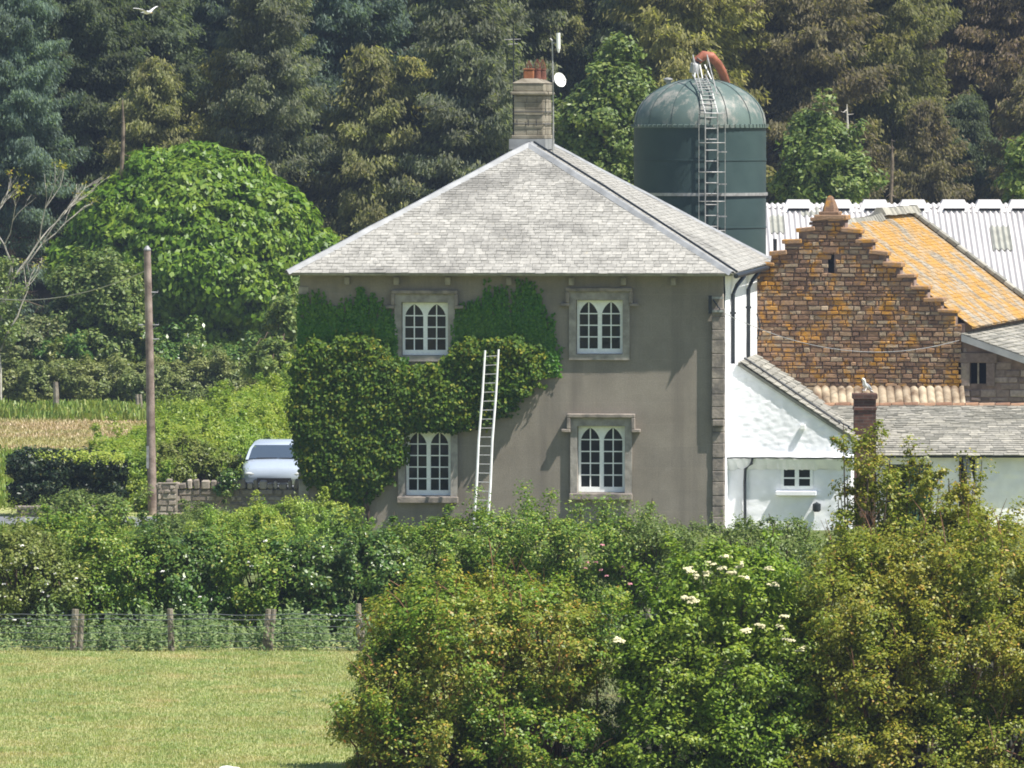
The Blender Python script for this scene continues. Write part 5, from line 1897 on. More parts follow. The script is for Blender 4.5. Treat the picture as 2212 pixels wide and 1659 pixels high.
# ================================================================== pasture and meadow grass
def grass(name, x0, x1, y0, y1, n, h, m, label, cat, inside=None, wid=.012, clump=.6):
    X = rng.uniform(x0, x1, n)
    Y = rng.uniform(y0, y1, n)
    if inside is not None:
        k = inside(X, Y)
        X, Y = X[k], Y[k]
    n = len(X)
    nz = np.array([mnoise.noise((x * clump, y * clump * .6, 2.2)) for x, y in zip(X, Y)])
    H = h * rng.uniform(.45, 1.25, n) * (1 + .55 * nz)
    a = rng.uniform(0, 2 * np.pi, n)
    lean = rng.uniform(.1, .6, n) * H
    w = wid * rng.uniform(.6, 1.4, n)
    G = np.array([gh(x, y) for x, y in zip(X, Y)])
    bx, by = np.cos(a + 1.57) * w, np.sin(a + 1.57) * w
    V = np.stack([np.stack([X - bx, Y - by, G], 1), np.stack([X + bx, Y + by, G], 1), np.stack([X + bx * .35 + np.cos(a) * lean, Y + by * .35 + np.sin(a) * lean, G + H], 1), np.stack([X - bx * .35 + np.cos(a) * lean, Y - by * .35 + np.sin(a) * lean, G + H], 1)], 1).reshape(-1, 3)
    o = link_mesh(name, np_mesh(name, V, np.arange(len(V)), 4), M[m])
    return tag(o, label, cat, kind='stuff')
grass('pasture_grass', -10.5, 3.0, -76, FY + .3, 260000, .04, 'grass', 'short pale green pasture grass with straw patches', 'grass', wid=.009, inside=lambda X, Y: X < np.where(Y < -64, -.5, 3.2))
grass('meadow_grass', -22, -11, 45, 75, 60000, .15, 'buff', 'dry buff hay grass beyond the low walls', 'grass', wid=.03, clump=.2)
grass('bank_grass', -22, -10, 12, 46, 26000, .2, 'rough', 'green grass between the dark clipped hedge and the buff meadow', 'grass', wid=.03, inside=lambda X, Y: X < -11.5 - (Y < 30) * .5)
grass('verge_grass', -17, -6.2, -34, 1.5, 30000, .16, 'rough', 'rank green verge grass beside the lane', 'grass', wid=.025)
grass('hedge_foot_grass', -26, -9.5, 70, 84, 12000, .36, 'rough', 'taller green grass under the far hedge', 'grass', wid=.05)
Pq, Nq = [], []
for _ in range(46):
    tx, ty = rnd.uniform(-9.5, -1.5), rnd.uniform(-74, FY - .4)
    big = rnd.uniform(.05, .16)
    for k in range(rnd.randint(10, 34)):
        a_ = rnd.uniform(0, 6.28)
        q = big * rnd.random() ** .5
        Pq.append((tx + q * 1.6 * math.cos(a_), ty + q * math.sin(a_), rnd.uniform(.02, .07)))
        Nq.append((rnd.uniform(-.6, .6), rnd.uniform(-.8, .3), .8))
o = leaves('weed_tufts', Pq, Nq, .06 * rng.uniform(.6, 1.4, len(Pq)), .026, M['lf_nettle'], None)
tag(o, 'scattered low dock and thistle tufts in the pasture', 'weeds', kind='stuff')
# scraps in the pasture
p = W(640, 1643, -72)
o = thing('field_stone', 'small white stone lying in the pasture grass', 'stone', (W(490, 1644, -73).x, -73, .0))
b = MB()
b.ellipsoid((0, 0, .03), (.13, .08, .05), 10, 6)
b.ellipsoid((.12, .02, .02), (.1, .07, .04), 10, 6)
b.build('stone', M['feather'], o, smooth=True)

# ================================================================== low walls, lane hedge and bank
wy = 8.5
def dry_wall(label, u0, v0, u1, v1, vb, y, m, cope=True, name='dry_stone_wall'):
    a, c_ = W(u0, v0, y), W(u1, v1, y)
    t = thing(name, label, 'wall', ((a.x + c_.x) / 2, y, 0))
    x0, x1 = a.x - (a.x + c_.x) / 2, c_.x - (a.x + c_.x) / 2
    b = MB()
    zt = min(a.z, c_.z)
    b.box(x0, x1, .03, .42, -.2, zt - .02)
    b.build('core', M['mortar_red'] if m == 'rubble_red' else M['rubble_grey'], t)
    b = MB()
    stones(b, x0, x1, 0, zt, ch=(.08, .17), cw=(.14, .42), depth=(.0, .06), y=.02, back=.06)
    b.build('masonry', M[m], t)
    if cope:
        b = MB()
        x = x0
        while x < x1:
            w = rnd.uniform(.08, .22)
            h = rnd.uniform(.12, .26)
            M_ = Matrix.Translation(Vector((x + w / 2, .2, zt - .01))) @ Matrix.Rotation(R(rnd.uniform(-14, 14)), 4, 'Y')
            b.cbox(-w / 2, w / 2 - .01, -.24, .24, 0, h, .025, M_)
            x += w + rnd.uniform(0, .03)
        b.build('coping', M[m], t)
    return t
dry_wall('dry stone garden wall with upright coping in front of the silver car', 338, 1056, 648, 1054, 1110, .9, 'rubble_grey')
t = dry_wall('squat end of the stone wall beside the telegraph pole foot', 340, 1042, 382, 1042, 1130, .3, 'rubble_grey', cope=False)
t = dry_wall('low shaded stone wall with flat capping under the dark hedge at far left', 36, 1098, 262, 1098, 1135, 6.9, 'rubble_pink', cope=False)
b = MB()
a, c_ = W(30, 1094, 6.9), W(262, 1094, 6.9)
b.cbox(a.x - t.location.x, c_.x - t.location.x, -.06, .5, a.z - .07, a.z + .005, .015)
b.build('capping', M['stone_old'], t)

plant('clipped_hedge', 'clipped hedge, shade painted into its dark leaves, yellow-topped, over the low wall at far left', 'hedge',
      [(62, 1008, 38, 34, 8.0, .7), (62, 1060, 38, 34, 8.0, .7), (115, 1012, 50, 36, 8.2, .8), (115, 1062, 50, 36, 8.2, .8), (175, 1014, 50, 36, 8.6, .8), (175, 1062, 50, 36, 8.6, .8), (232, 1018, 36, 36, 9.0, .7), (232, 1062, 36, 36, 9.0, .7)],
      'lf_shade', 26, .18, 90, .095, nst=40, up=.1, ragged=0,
      extra=lambda t, lob, C, D: leaves('yellow_tops', *(lambda q: (q, np.tile(np.array([[0, -.3, 1.]]), (len(q), 1)) + rng.normal(size=(len(q), 3)) * .5))(np.array([tuple(W(rnd.uniform(48, 268), 985 + rnd.gauss(0, 6) + (10 if rnd.random() < .25 else 0), 8.4 + rnd.uniform(-.9, .9))) for _ in range(2400)])), .085, .055, M['lf_yellow'], t))  # yellow growth, its bright colour also standing in for top light
bank = []
for k in range(16):
    s = k / 15
    y = 13 + 30 * s
    u = 262 + (700 - 262) * s
    vt = 962 + (800 - 962) * (s ** .9)
    q = W(u, vt, y)
    x, zt = q.x, q.z
    bank.append(((x, y + .6, zt - .55), (1.1, 1.3, .55)))
    bank.append(((x + .25, y - .7, zt * .55), (1.1, 1.2, zt * .24 + .15)))
    bank.append(((x + .45, y - 1.9, zt * .25), (1.1, 1.2, zt * .24 + .12)))
plant('hedge_bank', 'long sunlit yellow-green hedge bank climbing from the pole to the house', 'hedge', bank, 'lf_bank', 20, .22, 84, .085, nst=30, ragged=.08, hang=((0, 0, .8), .7), up=.5)
plant('lane_shrub', 'leafy green bramble patch low on the hedge bank beside the telegraph pole', 'shrub',
      [(400, 985, 60, 40, 12.6, .8), (455, 1000, 55, 34, 13.5, .8), (370, 1020, 50, 30, 12, .7)], 'lf_hedge_olive', 16, .2, 70, .085, ragged=.12)
plant('wall_ivy_tuft', 'dark ivy tuft hanging over the dry stone wall beside the car bonnet', 'shrub',
      [(495, 1035, 26, 18, .75, .3), (478, 1058, 16, 14, .65, .25)], 'lf_hedge_dark', 22, .14, 40, .09, stems=False)
plant('lane_shrub', 'pale weeds growing along the foot of the dry stone garden wall', 'weeds',
      [(560, 1120, 70, 26, -1.4, .5), (420, 1125, 60, 26, -1.2, .5), (620, 1118, 50, 26, -1.4, .5)], 'lf_yellow', 9, .15, 50, .06, stems=False, ragged=.1)

# ================================================================== telegraph pole
PY = 8.4
pb = W(330, 1118, PY)
pole = thing('telegraph_pole', 'weathered wooden telegraph pole with metal steps beside the lane', 'pole', (pb.x, PY, 0))
top = W(318, 541, PY)
b = MB()
base = Vector((pb.x, PY, -.3))
b.tube([base, base.lerp(top, .33), base.lerp(top, .66) + Vector((.01, 0, 0)), top], [.118, .11, .1, .088], 12)
b.build('shaft', M['wood_pole'], pole, smooth=True, world=True)
b = MB()
b.tube([top, top + Vector((0, 0, .03)), top + Vector((0, 0, .12))], [.098, .098, .03], 10)
b.build('cap', M['lead'], pole, world=True)
for v, sd in ((632, 1), (703, 1), (703, -1), (734, 1)):
    s = (v - 541) / (1118 - 541)
    q = top.lerp(Vector((pb.x, PY, 0)), s)
    b = MB()
    b.tube([q + Vector((sd * .06, -.02, 0)), q + Vector((sd * .25, -.03, .0)), q + Vector((sd * .25, -.03, .05))], .018, 6)
    b.tube([q + Vector((sd * .09, -.02, -.12)), q + Vector((sd * .2, -.03, -.01))], .008, 5)
    b.build('step', M['galv'], pole, world=True)
b = MB()
q = top.lerp(Vector((pb.x, PY, 0)), .78)
b.box(q.x - .125, q.x - .06, q.y - .1, q.y + .0, q.z - .28, q.z + .28)
b.build('cable_guard', M['galv'], pole, world=True)
def cable(label, pts, r, name='overhead_cable', sag=.0, n=24):
    a, c_ = Vector(pts[0]), Vector(pts[1])
    P_ = [a.lerp(c_, k / n) - Vector((0, 0, sag * 4 * (k / n) * (1 - k / n))) for k in range(n + 1)]
    b = MB()
    b.tube([p - a for p in P_], r, 5)
    o = b.build(name, M['galv'])
    o.location = a
    return tag(o, label, 'cable')
cable('thin grey line running left from the telegraph pole top', (W(314, 585, PY), W(-40, 640, PY + 30)), .012, sag=.35)
I1 = WM[house.name]
cb0 = I1 @ Vector((HW - .1, -.2, 5.35))
cable('slack pale cable looping from the house corner across the stone barn', (cb0, W(2072, 735, 11.2)), .009, sag=.6)

# ================================================================== car behind the wall
CY = 21.6
cc = W(597, 1064, CY)
car = thing('parked_car', 'pale silver blue car parked facing the lane behind the dry stone wall', 'car', (cc.x, CY, .06))
def loft(secs, m, name, parent, smooth=True):
    """closed rounded cross sections (y, half width, z0, z1)"""
    b = MB()
    n = 20
    vs = []
    for (y, hwid, z0, z1) in secs:
        for k in range(n):
            a = 2 * math.pi * k / n
            ca, sa = math.cos(a), math.sin(a)
            e = .5
            x = hwid * math.copysign(abs(ca) ** e, ca)
            z = (z0 + z1) / 2 + (z1 - z0) / 2 * math.copysign(abs(sa) ** e, sa)
            vs.append((x, y, z))
    fs = []
    for i in range(len(secs) - 1):
        for k in range(n):
            j = (k + 1) % n
            fs.append((i * n + k, i * n + j, (i + 1) * n + j, (i + 1) * n + k))
    fs.append(tuple(range(n - 1, -1, -1)))
    fs.append(tuple(range((len(secs) - 1) * n, len(secs) * n)))
    b.add(vs, fs)
    return b.build(name, m, parent, smooth=smooth)
loft([(-2.1, .68, .35, .62), (-2.02, .8, .25, .74), (-1.6, .87, .2, .86), (-.95, .88, .2, .97), (0, .89, .2, 1.0), (1.3, .88, .2, 1.0), (1.9, .84, .25, .96), (2.08, .74, .35, .85)], M['car'], 'body', car)
car.scale = (1, 1, .89)
cabin = MB()
bz_, tz = .94, 1.45
bt = [(-.79, -1.0), (.79, -1.0), (.79, 1.75), (-.79, 1.75)]
md = [(-.7, -.48, 1.24), (.7, -.48, 1.24), (.7, 1.5, 1.24), (-.7, 1.5, 1.24)]
tp_ = [(-.6, -.18, 1.4), (.6, -.18, 1.4), (.6, 1.25, 1.4), (-.6, 1.25, 1.4)]
tq = [(-.48, .0, 1.46), (.48, .0, 1.46), (.48, 1.05, 1.46), (-.48, 1.05, 1.46)]
vs = [(x, y, bz_) for x, y in bt] + md + tp_ + tq
fs = []
for i in range(3):
    for k in range(4):
        j = (k + 1) % 4
        fs.append((i * 4 + k, i * 4 + j, i * 4 + 4 + j, i * 4 + 4 + k))
fs.append((12, 13, 14, 15))
cabin.add(vs, fs)
cabin.build('cabin', M['car'], car, smooth=True)
b = MB()
b.add([(-.7, -1.0, .972), (.7, -1.0, .972), (.63, -.49, 1.245), (.53, -.2, 1.385), (-.53, -.2, 1.385), (-.63, -.49, 1.245)], [(0, 1, 2, 5), (5, 2, 3, 4)])
b.build('windscreen', M['carglass'], car)
for sx in (-1, 1):
    b = MB()
    b.add([(sx * .785, -.75, 1.0), (sx * .785, 1.5, 1.0), (sx * .672, 1.3, 1.31), (sx * .672, -.25, 1.31)], [(0, 1, 2, 3)])
    b.build('side_window', M['carglass'], car)
    b = MB()
    b.ellipsoid((sx * .98, -.72, 1.0), (.12, .07, .08), 10, 6)
    b.tube([(sx * .84, -.7, .95), (sx * .95, -.7, .97)], .025, 5)
    b.build('wing_mirror', M['rubber'], car, smooth=True)
    b = MB()
    b.ellipsoid((sx * .6, -2.03, .56), (.18, .08, .075), 12, 7)
    b.build('headlight', M['lamp_glass'], car, smooth=True)
    for yy in (-1.3, 1.3):
        b = MB()
        pr = [(.18, -.09), (.3, -.1), (.32, -.06), (.32, .06), (.3, .1), (.18, .09)]
        b.lathe(pr, 20)
        b.v = [(sx * .8 + p[2], yy + p[0], .32 + p[1]) for p in b.v]
        wh = b.build('wheel', M['rubber'], car, smooth=True)
        b = MB()
        b.lathe([(0, .07), (.1, .085), (.18, .07), (.185, .02)], 16)
        b.v = [(sx * (.8 + .02) + sx * p[2], yy + p[0], .32 + p[1]) for p in b.v]
        b.build('rim', M['galv'], wh, smooth=True)
b = MB()
b.tube([(-.5, -1.06, .985), (.05, -1.04, .99)], .012, 5)
b.tube([(.1, -1.06, .985), (.6, -1.04, .985)], .012, 5)
b.build('wiper', M['rubber'], car)
b = MB()
b.box(-.45, .45, -2.12, -2.05, .3, .44)
b.build('grille', M['rubber'], car)

# ================================================================== gulls
def gull(name, label, loc, span, body_len, flying, yaw):
    t = thing(name, label, 'bird', loc, yaw)
    b = MB()
    prof = [(-.5, .0), (-.42, .05), (-.25, .11), (0, .135), (.2, .115), (.33, .085), (.42, .085), (.5, .06), (.56, .0)]
    n = 12
    vs = []
    for k, (s, r) in enumerate(prof):
        lift = (.16 if s > .3 else .05 * max(0, s)) * (0 if flying else 1)
        for j in range(n):
            a = 2 * math.pi * j / n
            vs.append((s * body_len, r * body_len * math.cos(a), lift * body_len + r * body_len * math.sin(a) * (.95)))
    fs = []
    for k in range(len(prof) - 1):
        for j in range(n):
            q = (j + 1) % n
            fs.append((k * n + j, (k + 1) * n + j, (k + 1) * n + q, k * n + q))
    b.add(vs, fs)
    b.add([(-.45 * body_len, -.05 * body_len, 0), (-.72 * body_len, -.1 * body_len, 0), (-.74 * body_len, .1 * body_len, 0), (-.45 * body_len, .05 * body_len, 0), (-.45 * body_len, 0, .03)], [(0, 1, 2, 3), (0, 4, 1), (3, 2, 4), (1, 4, 2)])
    if flying:
        for sgn, el in ((1, R(38)), (-1, R(24))):
            V, F = [], []
            m_ = 8
            for k in range(m_ + 1):
                s = k / m_
                c = body_len * (.36 * (1 - s) ** .6 + .05)
                z = span / 2 * s * math.sin(el) * (1.25 - .6 * s)
                y = sgn * (.1 * body_len + span / 2 * s * math.cos(el))
                x0 = .12 * body_len - .12 * body_len * s * s * 2
                for dz in (.012, -.012):
                    V += [(x0 + c * .5, y, z + dz * (1 - s)), (x0, y, z + 2.4 * dz * (1 - s) + (.01 if dz > 0 else 0)), (x0 - c * .55, y, z + dz * .2)]
            for k in range(m_):
                a = k * 6
                for c in (0, 1):
                    F.append((a + c, a + c + 1, a + 7 + c, a + 6 + c))
                    F.append((a + 3 + c, a + 9 + c, a + 10 + c, a + 4 + c))
            b.add(V, F)
    else:
        for sgn in (1, -1):
            b.tube([(.0, sgn * .06 * body_len, -.1 * body_len), (.02 * body_len, sgn * .06 * body_len, -.3 * body_len), (.1 * body_len, sgn * .07 * body_len, -.31 * body_len)], .008, 5)
    body = b.build('body', M['feather'], t, smooth=True)
    b = MB()
    hz = 0 if flying else .16 * body_len
    b.tube([(.53 * body_len, 0, hz), (.66 * body_len, 0, hz - .02)], [.035 * body_len, .012 * body_len], 6)
    b.build('beak', M['beak'], t)
    if not flying:
        b = MB()
        for sgn in (1, -1):
            b.ellipsoid((-.12 * body_len, sgn * .09 * body_len, .04 * body_len), (.38 * body_len, .055 * body_len, .08 * body_len), 10, 6)
        b.build('folded_wings', M['feather_grey'], t, smooth=True)
    return t
gp = W(318, 27, 85)
gull('flying_gull', 'white gull in flight before the dark trees at top left', tuple(gp), 1.05, .5, True, R(-55))
st = WM[lo.name] @ Vector(((bx0 + bx1) / 2 + .03, -.2, bz1 + .115))
gull('perched_gull', 'small white gull perched on top of the dark brick chimney', tuple(st + Vector((0, 0, .06))), .6, .46, False, R(-125)).rotation_euler[1] = R(-30)

# ================================================================== far hedge, posts and trees at the left
M['lf_field'] = L_('field_hedge_leaf', [(0, (0.12, 0.145, 0.042)), (0.5, (0.2, 0.225, 0.065)), (1, (0.31, 0.32, 0.11))], tint=(0.7, 0.82, 0.75), tint_scale=0.8, trans=0.3)
fh = []
for k in range(10):
    u = -60 + k * 62
    fh.append((u, 832 + rnd.uniform(-3, 3), 62, 50 + rnd.uniform(-3, 3), 86 + rnd.uniform(-.5, .5), 1.3))
plant('field_hedge', 'long clipped olive green hedge across the far side of the meadow', 'hedge', fh, 'lf_field', 14, .24, 84, .12, nst=40, cull=.5, ragged=.06)
for u, v0, v1, r, lab in ((120, 825, 905, .1, 'short grey gatepost standing before the far clipped hedge'), (296, 852, 908, .07, 'left of the two thin posts seen just beside the telegraph pole'), (303, 852, 908, .06, 'right of the two thin posts seen just beside the telegraph pole')):
    a = W(u, v1, 78)
    o = thing('gate_post', lab, 'post', (a.x, 78, a.z))
    b = MB()
    hh = W(u, v0, 78).z - a.z
    b.tube([(0, 0, -.2), (.02, 0, hh * .6), (0, 0, hh)], [r * 1.1, r, r * .85], 8)
    b.build('post', M['wood_post'], o)

TY = 98.0
s_ = px(TY)
plant('broadleaf_tree', 'large rounded bright green broadleaf tree behind the telegraph pole', 'tree',
      [(422, 580, 265, 225, TY, 4.3), (310, 500, 130, 112, TY - .6, 2.4), (540, 510, 130, 112, TY - .6, 2.4), (420, 430, 145, 84, TY - .3, 2.6), (205, 585, 82, 72, TY - .6, 1.8), (640, 590, 72, 84, TY - .5, 1.8), (420, 590, 120, 70, TY - 3.2, 1.5), (520, 640, 90, 60, TY - 2.8, 1.4), (320, 640, 90, 60, TY - 2.8, 1.4), (430, 760, 190, 65, TY + 1.4, 2.2), (335, 372, 58, 38, TY - .4, 1.1), (505, 380, 60, 40, TY - .3, 1.1), (604, 470, 56, 50, TY - .4, 1.1), (245, 462, 58, 48, TY - .5, 1.1), (158, 560, 40, 44, TY - .4, .9), (684, 548, 36, 50, TY - .4, .9), (430, 352, 70, 30, TY, 1.1)],
      'lf_round', 10, .44, 74, .26, .155, nst=40, trunk=(W(430, 650, TY), .33), zmin=.8, hang=((0, 0, -1), .55), outward=.6, up=.3, cull=.75, shell=(.83, 1.045), squash=.55, ragged=0)
plant('young_tree', 'lighter green young tree in front of the big rounded tree', 'tree',
      [(215, 640, 75, 65, 90, 1.5), (170, 690, 60, 75, 90, 1.3), (245, 700, 65, 80, 90, 1.4), (200, 760, 80, 60, 89.5, 1.4), (150, 620, 30, 40, 90, .8), (260, 620, 40, 40, 90, .9)],
      'lf_light', 8, .32, 70, .17, nst=40, trunk=(W(215, 720, 90), .09), zmin=.2, cull=.6)
plant('hanging_tree', 'drooping pale leaved sapling between the big rounded tree and the ivy wall', 'tree',
      [(600, 720, 32, 50, 60, .8), (620, 690, 28, 40, 60, .7), (590, 775, 42, 40, 58, .9), (570, 790, 40, 30, 58, .8)],
      'lf_light', 11, .26, 50, .18, nst=20, trunk=(W(605, 720, 60), .06), hang=((0, 0, -1), .5), zmin=.3)
for lab, lobs, lf in (('grey-green scrub at the far left under the bare-branched tree', [(30, 745, 60, 45, 88, 1.3), (90, 735, 60, 50, 89, 1.3)], 'lf_grey'),
                      ('dense dark scrub between the field hedge and the rounded tree', [(320, 770, 90, 40, 91, 1.4), (450, 780, 90, 35, 91.5, 1.4), (130, 770, 60, 35, 88, 1.2)], 'lf_hedge_dark')):
    plant('scrub', lab, 'scrub', lobs, lf, 9, .3, 70, .16, nst=20)
# bare-branched tree at the left edge
q0 = W(8, 800, 84)
bt_ = thing('dying_tree', 'half dead tree with pale bare branches at the left edge', 'tree', (q0.x, 84, 0))
b = MB()
tips = []
def grow(p, d, l, r, depth):
    q = p + d * l
    mid = p.lerp(q, .5) + Vector((rnd.uniform(-.08, .08), rnd.uniform(-.08, .08), 0)) * l
    b.tube([p, mid, q], [r, r * .82, r * .66], 5, cap=False)
    if depth == 0 or r < .012:
        tips.append(q)
        return
    for k in range(2 if rnd.random() < .6 else 3):
        dd = (d + Vector((rnd.uniform(-.5, .75), rnd.uniform(-.5, .5), rnd.uniform(-.05, .4)))).normalized()
        grow(q, dd, l * rnd.uniform(.62, .85), r * .62, depth - 1)
grow(Vector((q0.x - .15, 84, -.1)), Vector((-.05, 0, 1)), 3.0, .1, 1)
grow(Vector((q0.x - .1, 84, 2.6)), Vector((.22, 0, 1)).normalized(), 1.9, .065, 4)
grow(Vector((q0.x - .25, 84, 2.8)), Vector((-.15, .1, 1)).normalized(), 1.9, .06, 4)
grow(Vector((q0.x - .1, 84, 2.0)), Vector((.45, -.1, .9)).normalized(), 1.3, .045, 3)
b.build('branches', M['twig_pale'], bt_, smooth=True, world=True)
tc_ = np.array([tuple(t) for t in tips if rnd.random() < .45])
Pp, Nn = clump_leaves(tc_, np.tile(np.array([[0, -.4, .6]]), (len(tc_), 1)), .22, 10)
leaves('sparse_foliage', Pp, Nn, .12 * rng.uniform(.6, 1.2, len(Pp)), .07, M['lf_haw'], bt_)
low = np.array([tuple(W(rnd.gauss(12, 16), rnd.uniform(560, 740), 84 + rnd.uniform(-.5, .5))) for _ in range(90)])
Pp, Nn = clump_leaves(low, np.tile(np.array([[0, -.5, .5]]), (len(low), 1)), .24, 30)
leaves('ivy_on_trunk', Pp, Nn, .13 * rng.uniform(.6, 1.2, len(Pp)), .09, M['lf_light'], bt_)

M['snag'] = plain('dead_bleached_wood', (0.45, 0.42, 0.37), 0.85, 0.2, var=0.2)
# trees near the silo
plant('broadleaf_tree', 'fresh green broadleaf tree between the chimney and the silo', 'tree',
      [(1330, 190, 62, 55, 84, 1.5), (1300, 260, 75, 70, 84, 1.7), (1360, 300, 60, 80, 84, 1.6), (1300, 360, 80, 70, 84, 1.7), (1340, 130, 32, 45, 84, .9), (1260, 310, 45, 55, 84, 1.2), (1370, 210, 45, 50, 84, 1.2), (1350, 430, 90, 80, 84, 1.7)],
      'lf_light', 6.5, .36, 70, .19, nst=50, trunk=(W(1320, 480, 84), .13), zmin=.8, cull=.6)
plant('broadleaf_tree', 'round green broadleaf tree just right of the silo above the whitened roof', 'tree',
      [(1770, 330, 62, 65, 82, 1.6), (1740, 390, 55, 55, 82, 1.5), (1810, 390, 55, 55, 82, 1.5), (1760, 280, 32, 35, 82, 1.0), (1840, 370, 28, 40, 82, 1.0), (1775, 450, 80, 60, 82, 1.6)],
      'lf_light', 6.5, .36, 70, .19, nst=40, trunk=(W(1775, 480, 82), .12), zmin=.8, cull=.6)
plant('elder_scrub', 'green bush at the right edge above the whitened roof', 'bush',
      [(2215, 390, 45, 60, 82, 1.2), (2230, 330, 40, 50, 82, 1.1)], 'lf_light', 7, .34, 70, .19, nst=20, zmin=.3)
for u, v0, v1, r, lab, mm in ((1829, 225, 440, .085, 'pale dead trunk standing in the wood right of the silo', 'snag'), (1926, 300, 440, .08, 'thin buff bare trunk in the dark wood above the whitened roof', 'bark'), (265, 215, 420, .09, 'bare upright trunk in the wood above the rounded tree', 'bark')):
    a = W(u, v1, 97)
    g = gh(a.x, 97)
    o = thing('bare_trunk', lab, 'tree trunk', (a.x, 97, g))
    c_ = W(u, v0, 97)
    b = MB()
    hh = c_.z - g
    b.tube([(-.12, 0, -.3), (.06, 0, hh * .35), (-.05, .05, hh * .7), (.03, 0, hh * .9), (.0, 0, hh)], [r * 1.3, r * 1.1, r * .95, r * .7, r * .2], 8)
    for _ in range(16):
        z = (c_.z - g) * rnd.uniform(.45, 1)
        a_ = rnd.uniform(-1, 1)
        b.tube([(0, 0, z), (a_ * .3, rnd.uniform(-.3, .3), z + rnd.uniform(-.15, .1))], [.02, .006], 5, cap=False)
    b.build('trunk', M[mm], o, smooth=True)

# ================================================================== conifer wood on the slope
def conifer_meshes(seed, H, spread, bare):
    r = random.Random(seed)
    g = np.random.default_rng(seed)
    tr = MB()
    tr.tube([(0, 0, -.5), (.05, 0, H * .4), (-.03, .03, H * .75), (0, 0, H)], [.2, .15, .09, .015], 8)
    Pq, Nq, Tq, Sq = [], [], [], []
    dead = MB()
    z = H * .06
    while z < H * .985:
        t = z / H
        Lm = spread * (1 - t) ** .56 * (0.55 + .45 * min(1, t / .25)) + .12
        nb = r.choice((3, 4, 5))
        a0 = r.uniform(0, 6.28)
        isdead = t < bare * r.uniform(.7, 1.3)
        for k in range(nb):
            a = a0 + 2 * math.pi * k / nb + r.uniform(-.35, .35)
            L = Lm * r.uniform(.5, 1.35)
            dirx, diry = math.cos(a), math.sin(a)
            droop = r.uniform(.12, .5) * (1 - .6 * t)
            def at(s):
                return Vector((dirx * L * s, diry * L * s, z + L * (.18 * s - droop * s * s + .16 * s ** 4)))
            pts = [at(0), at(.5), at(1)]
            if isdead:
                dead.tube(pts, [.025, .016, .006], 3, cap=False)
                for _ in range(6):
                    s = r.uniform(.3, 1)
                    p = at(s)
                    dead.tube([p, p + Vector((r.uniform(-.3, .3), r.uniform(-.3, .3), r.uniform(-.4, .05)))], [.01, .004], 3, cap=False)
                if r.random() < .5:
                    continue
            tr.tube(pts, [.03, .02, .008], 3, cap=False)
            ns = max(6, int(L * 30))
            if isdead:
                ns //= 3
            sx, sy = -diry, dirx
            for i in range(ns):
                s = (i + r.random()) / ns
                s = .12 + .9 * s
                p = at(s)
                wv = .42 * L * (1.06 - s) * (.4 + .6 * min(1, s * 3)) + .08
                for q in range(11):
                    off = r.uniform(-1, 1) * wv
                    hang_ = r.uniform(0, .32) * (1.1 - t)
                    Pq.append((p.x + sx * off + r.gauss(0, .13), p.y + sy * off + r.gauss(0, .13), p.z - abs(off) * .2 - hang_ + r.uniform(-.2, .2)))
                    Nq.append((dirx * .35 + r.uniform(-.9, .9), diry * .35 + r.uniform(-.9, .9), r.uniform(-.2, 1)))
                    Tq.append((dirx * .5 + sx * off / max(wv, .01) * .5, diry * .5 + sy * off / max(wv, .01) * .5, -.5 - r.random()))
                    Sq.append(r.uniform(.6, 1.25))
        z += (.2 + .22 * r.random()) * (1 - .35 * t)
    Pq, Nq, Tq, Sq = map(np.array, (Pq, Nq, Tq, Sq))
    N = unit(Nq)
    T = unit(Tq - N * np.sum(Tq * N, axis=1, keepdims=True))
    B = np.cross(N, T)
    L = (.21 * Sq)[:, None]
    Wd = (.075 * Sq)[:, None]
    V = np.stack([Pq - T * L * .5, Pq + B * Wd * .5, Pq + T * L * .5, Pq - B * Wd * .5], 1).reshape(-1, 3)
    crown = np_mesh('crown', V, np.arange(len(V)), 4)
    crown.materials.append(M['lf_conifer'])
    tm = bpy.data.meshes.new('trunk')
    tm.from_pydata(tr.v, [], tr.f)
    tm.update()
    tm.polygons.foreach_set('use_smooth', [True] * len(tm.polygons))
    tm.materials.append(M['bark'])
    dm = bpy.data.meshes.new('dead_branches')
    dm.from_pydata(dead.v, [], dead.f)
    dm.update()
    dm.materials.append(M['lf_dead'])
    return H, crown, tm, dm
KINDS = [conifer_meshes(11, 11.0, 2.9, .1), conifer_meshes(12, 13.0, 3.2, .15), conifer_meshes(13, 15.0, 3.5, .22), conifer_meshes(14, 12.0, 2.7, .35), conifer_meshes(15, 16.0, 3.4, .3), conifer_meshes(16, 9.0, 2.8, .08)]
TINTS = {'blue-green': (.145, .2, .165), 'olive green': (.25, .255, .125), 'yellowish green': (.31, .3, .125), 'dark green': (.135, .17, .105), 'brownish': (.225, .2, .125), 'pinkish brown': (.285, .23, .165), 'grey-green': (.21, .235, .16)}
def palette(u):
    if u < 230:
        return ['blue-green', 'blue-green', 'dark green', 'grey-green', 'olive green']
    if u < 420:
        return ['blue-green', 'pinkish brown', 'grey-green', 'dark green', 'olive green']
    if u < 760:
        return ['olive green', 'dark green', 'grey-green', 'blue-green', 'yellowish green']
    if u < 1100:
        return ['olive green', 'yellowish green', 'grey-green', 'olive green', 'blue-green']
    if u < 1500:
        return ['dark green', 'olive green', 'grey-green', 'yellowish green', 'blue-green']
    if u < 1800:
        return ['olive green', 'yellowish green', 'brownish', 'olive green']
    return ['brownish', 'brownish', 'dark green', 'olive green', 'pinkish brown', 'brownish']
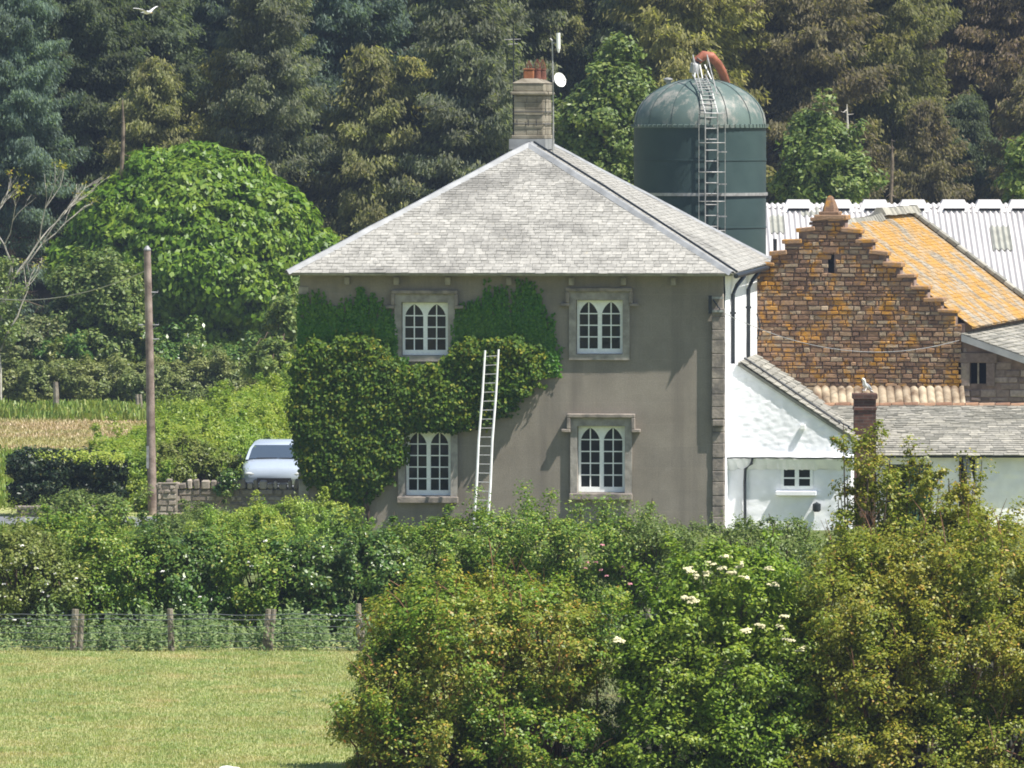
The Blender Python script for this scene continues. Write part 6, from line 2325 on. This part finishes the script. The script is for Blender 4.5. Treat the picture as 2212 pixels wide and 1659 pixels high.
PLACES = [(-400, 'at the left margin'), (60, 'above the bare-branched tree'), (190, 'left of the flying gull'), (300, 'below the flying gull'), (420, 'over the crown of the rounded tree'), (560, 'over the right flank of the rounded tree'), (690, 'over the left roof corner'), (820, 'over the left roof slope'), (950, 'over the middle of the left roof slope'), (1060, 'left of the chimney'), (1170, 'just behind the chimney'), (1280, 'right of the chimney mast'), (1400, 'left of the silo dome'), (1500, 'behind the silo dome'), (1620, 'right of the silo dome'), (1740, 'over the round green tree by the silo'), (1850, 'by the pale dead trunk'), (1960, 'over the sandstone gable'), (2070, 'over the lichened roof'), (2170, 'near the right margin'), (2300, 'at the right margin')]
def place(u):
    return min(PLACES, key=lambda p: abs(p[0] - u))[1]
seen_labels = {}
r4 = random.Random(21)
rows = [(107, 2.6, 'front row', (.7, 1.15), 0), (114, 2.7, 'second row', (.8, 1.2), 1), (122, 3.0, 'third row', (.85, 1.2), 0), (133, 3.6, 'fourth row', (.9, 1.25), 1), (150, 4.6, 'back row', (1.0, 1.35), 0)]
for (y0, step, rname, hs, off) in rows:
    half = 1106 / FPX * (y0 + 200) + 2.6
    x = -half + off * step * .5
    while x < half:
        xx = x + r4.uniform(-.9, .9)
        yy = y0 + r4.uniform(-2.6, 2.6)
        g = gh(xx, yy)
        u = 1106 + xx / (yy + 200) * FPX
        v0 = 250 + (10 - g) / (yy + 200) * FPX
        kind = KINDS[r4.randrange(len(KINDS))]
        sc = r4.uniform(*hs)
        tint = r4.choice(palette(u))
        x += step
        lab = '%s conifer in the %s, %s' % (tint, rname, place(u))
        for t2 in [tint] + palette(u) + list(TINTS):
            if '%s conifer in the %s, %s' % (t2, rname, place(u)) not in seen_labels:
                tint = t2
                break
        lab = '%s conifer in the %s, %s' % (tint, rname, place(u))
        seen_labels[lab] = seen_labels.get(lab, 0)
        o = thing('conifer_tree', lab, 'tree', (xx, yy, g - .1), r4.uniform(0, 6.28), 'conifers in the wood behind the farm')
        o.rotation_euler = (R(r4.uniform(-4, 4)), R(r4.uniform(-4, 4)), o.rotation_euler[2])
        o.scale = (sc * r4.uniform(.9, 1.15),) * 2 + (sc,)
        cr = bpy.data.objects.new('crown', kind[1])
        tk = bpy.data.objects.new('trunk', kind[2])
        dd = bpy.data.objects.new('dead_branches', kind[3])
        c = TINTS[tint]
        f = r4.uniform(.85, 1.15)
        cr.color = (c[0] * f, c[1] * f, c[2] * f, 1)
        for q in (cr, tk, dd):
            q.parent = o
            COL.objects.link(q)

# ================================================================== air between here and the wood
hz = MB()
hz.box(-420, 420, -260, 640, -1.5, 92)
m, nt_, b_ = new_mat('thin_haze')
nt_.nodes.remove(b_)
v = nt_.nodes.new('ShaderNodeVolumePrincipled')
v.inputs['Color'].default_value = (0.62, 0.76, 1.0, 1)
v.inputs['Density'].default_value = HAZE
v.inputs['Anisotropy'].default_value = 0.2
nt_.links.new(v.outputs[0], nt_.nodes['Material Output'].inputs['Volume'])
tag(hz.build('haze', m), 'thin blue summer haze over the whole valley', 'haze', kind='stuff')
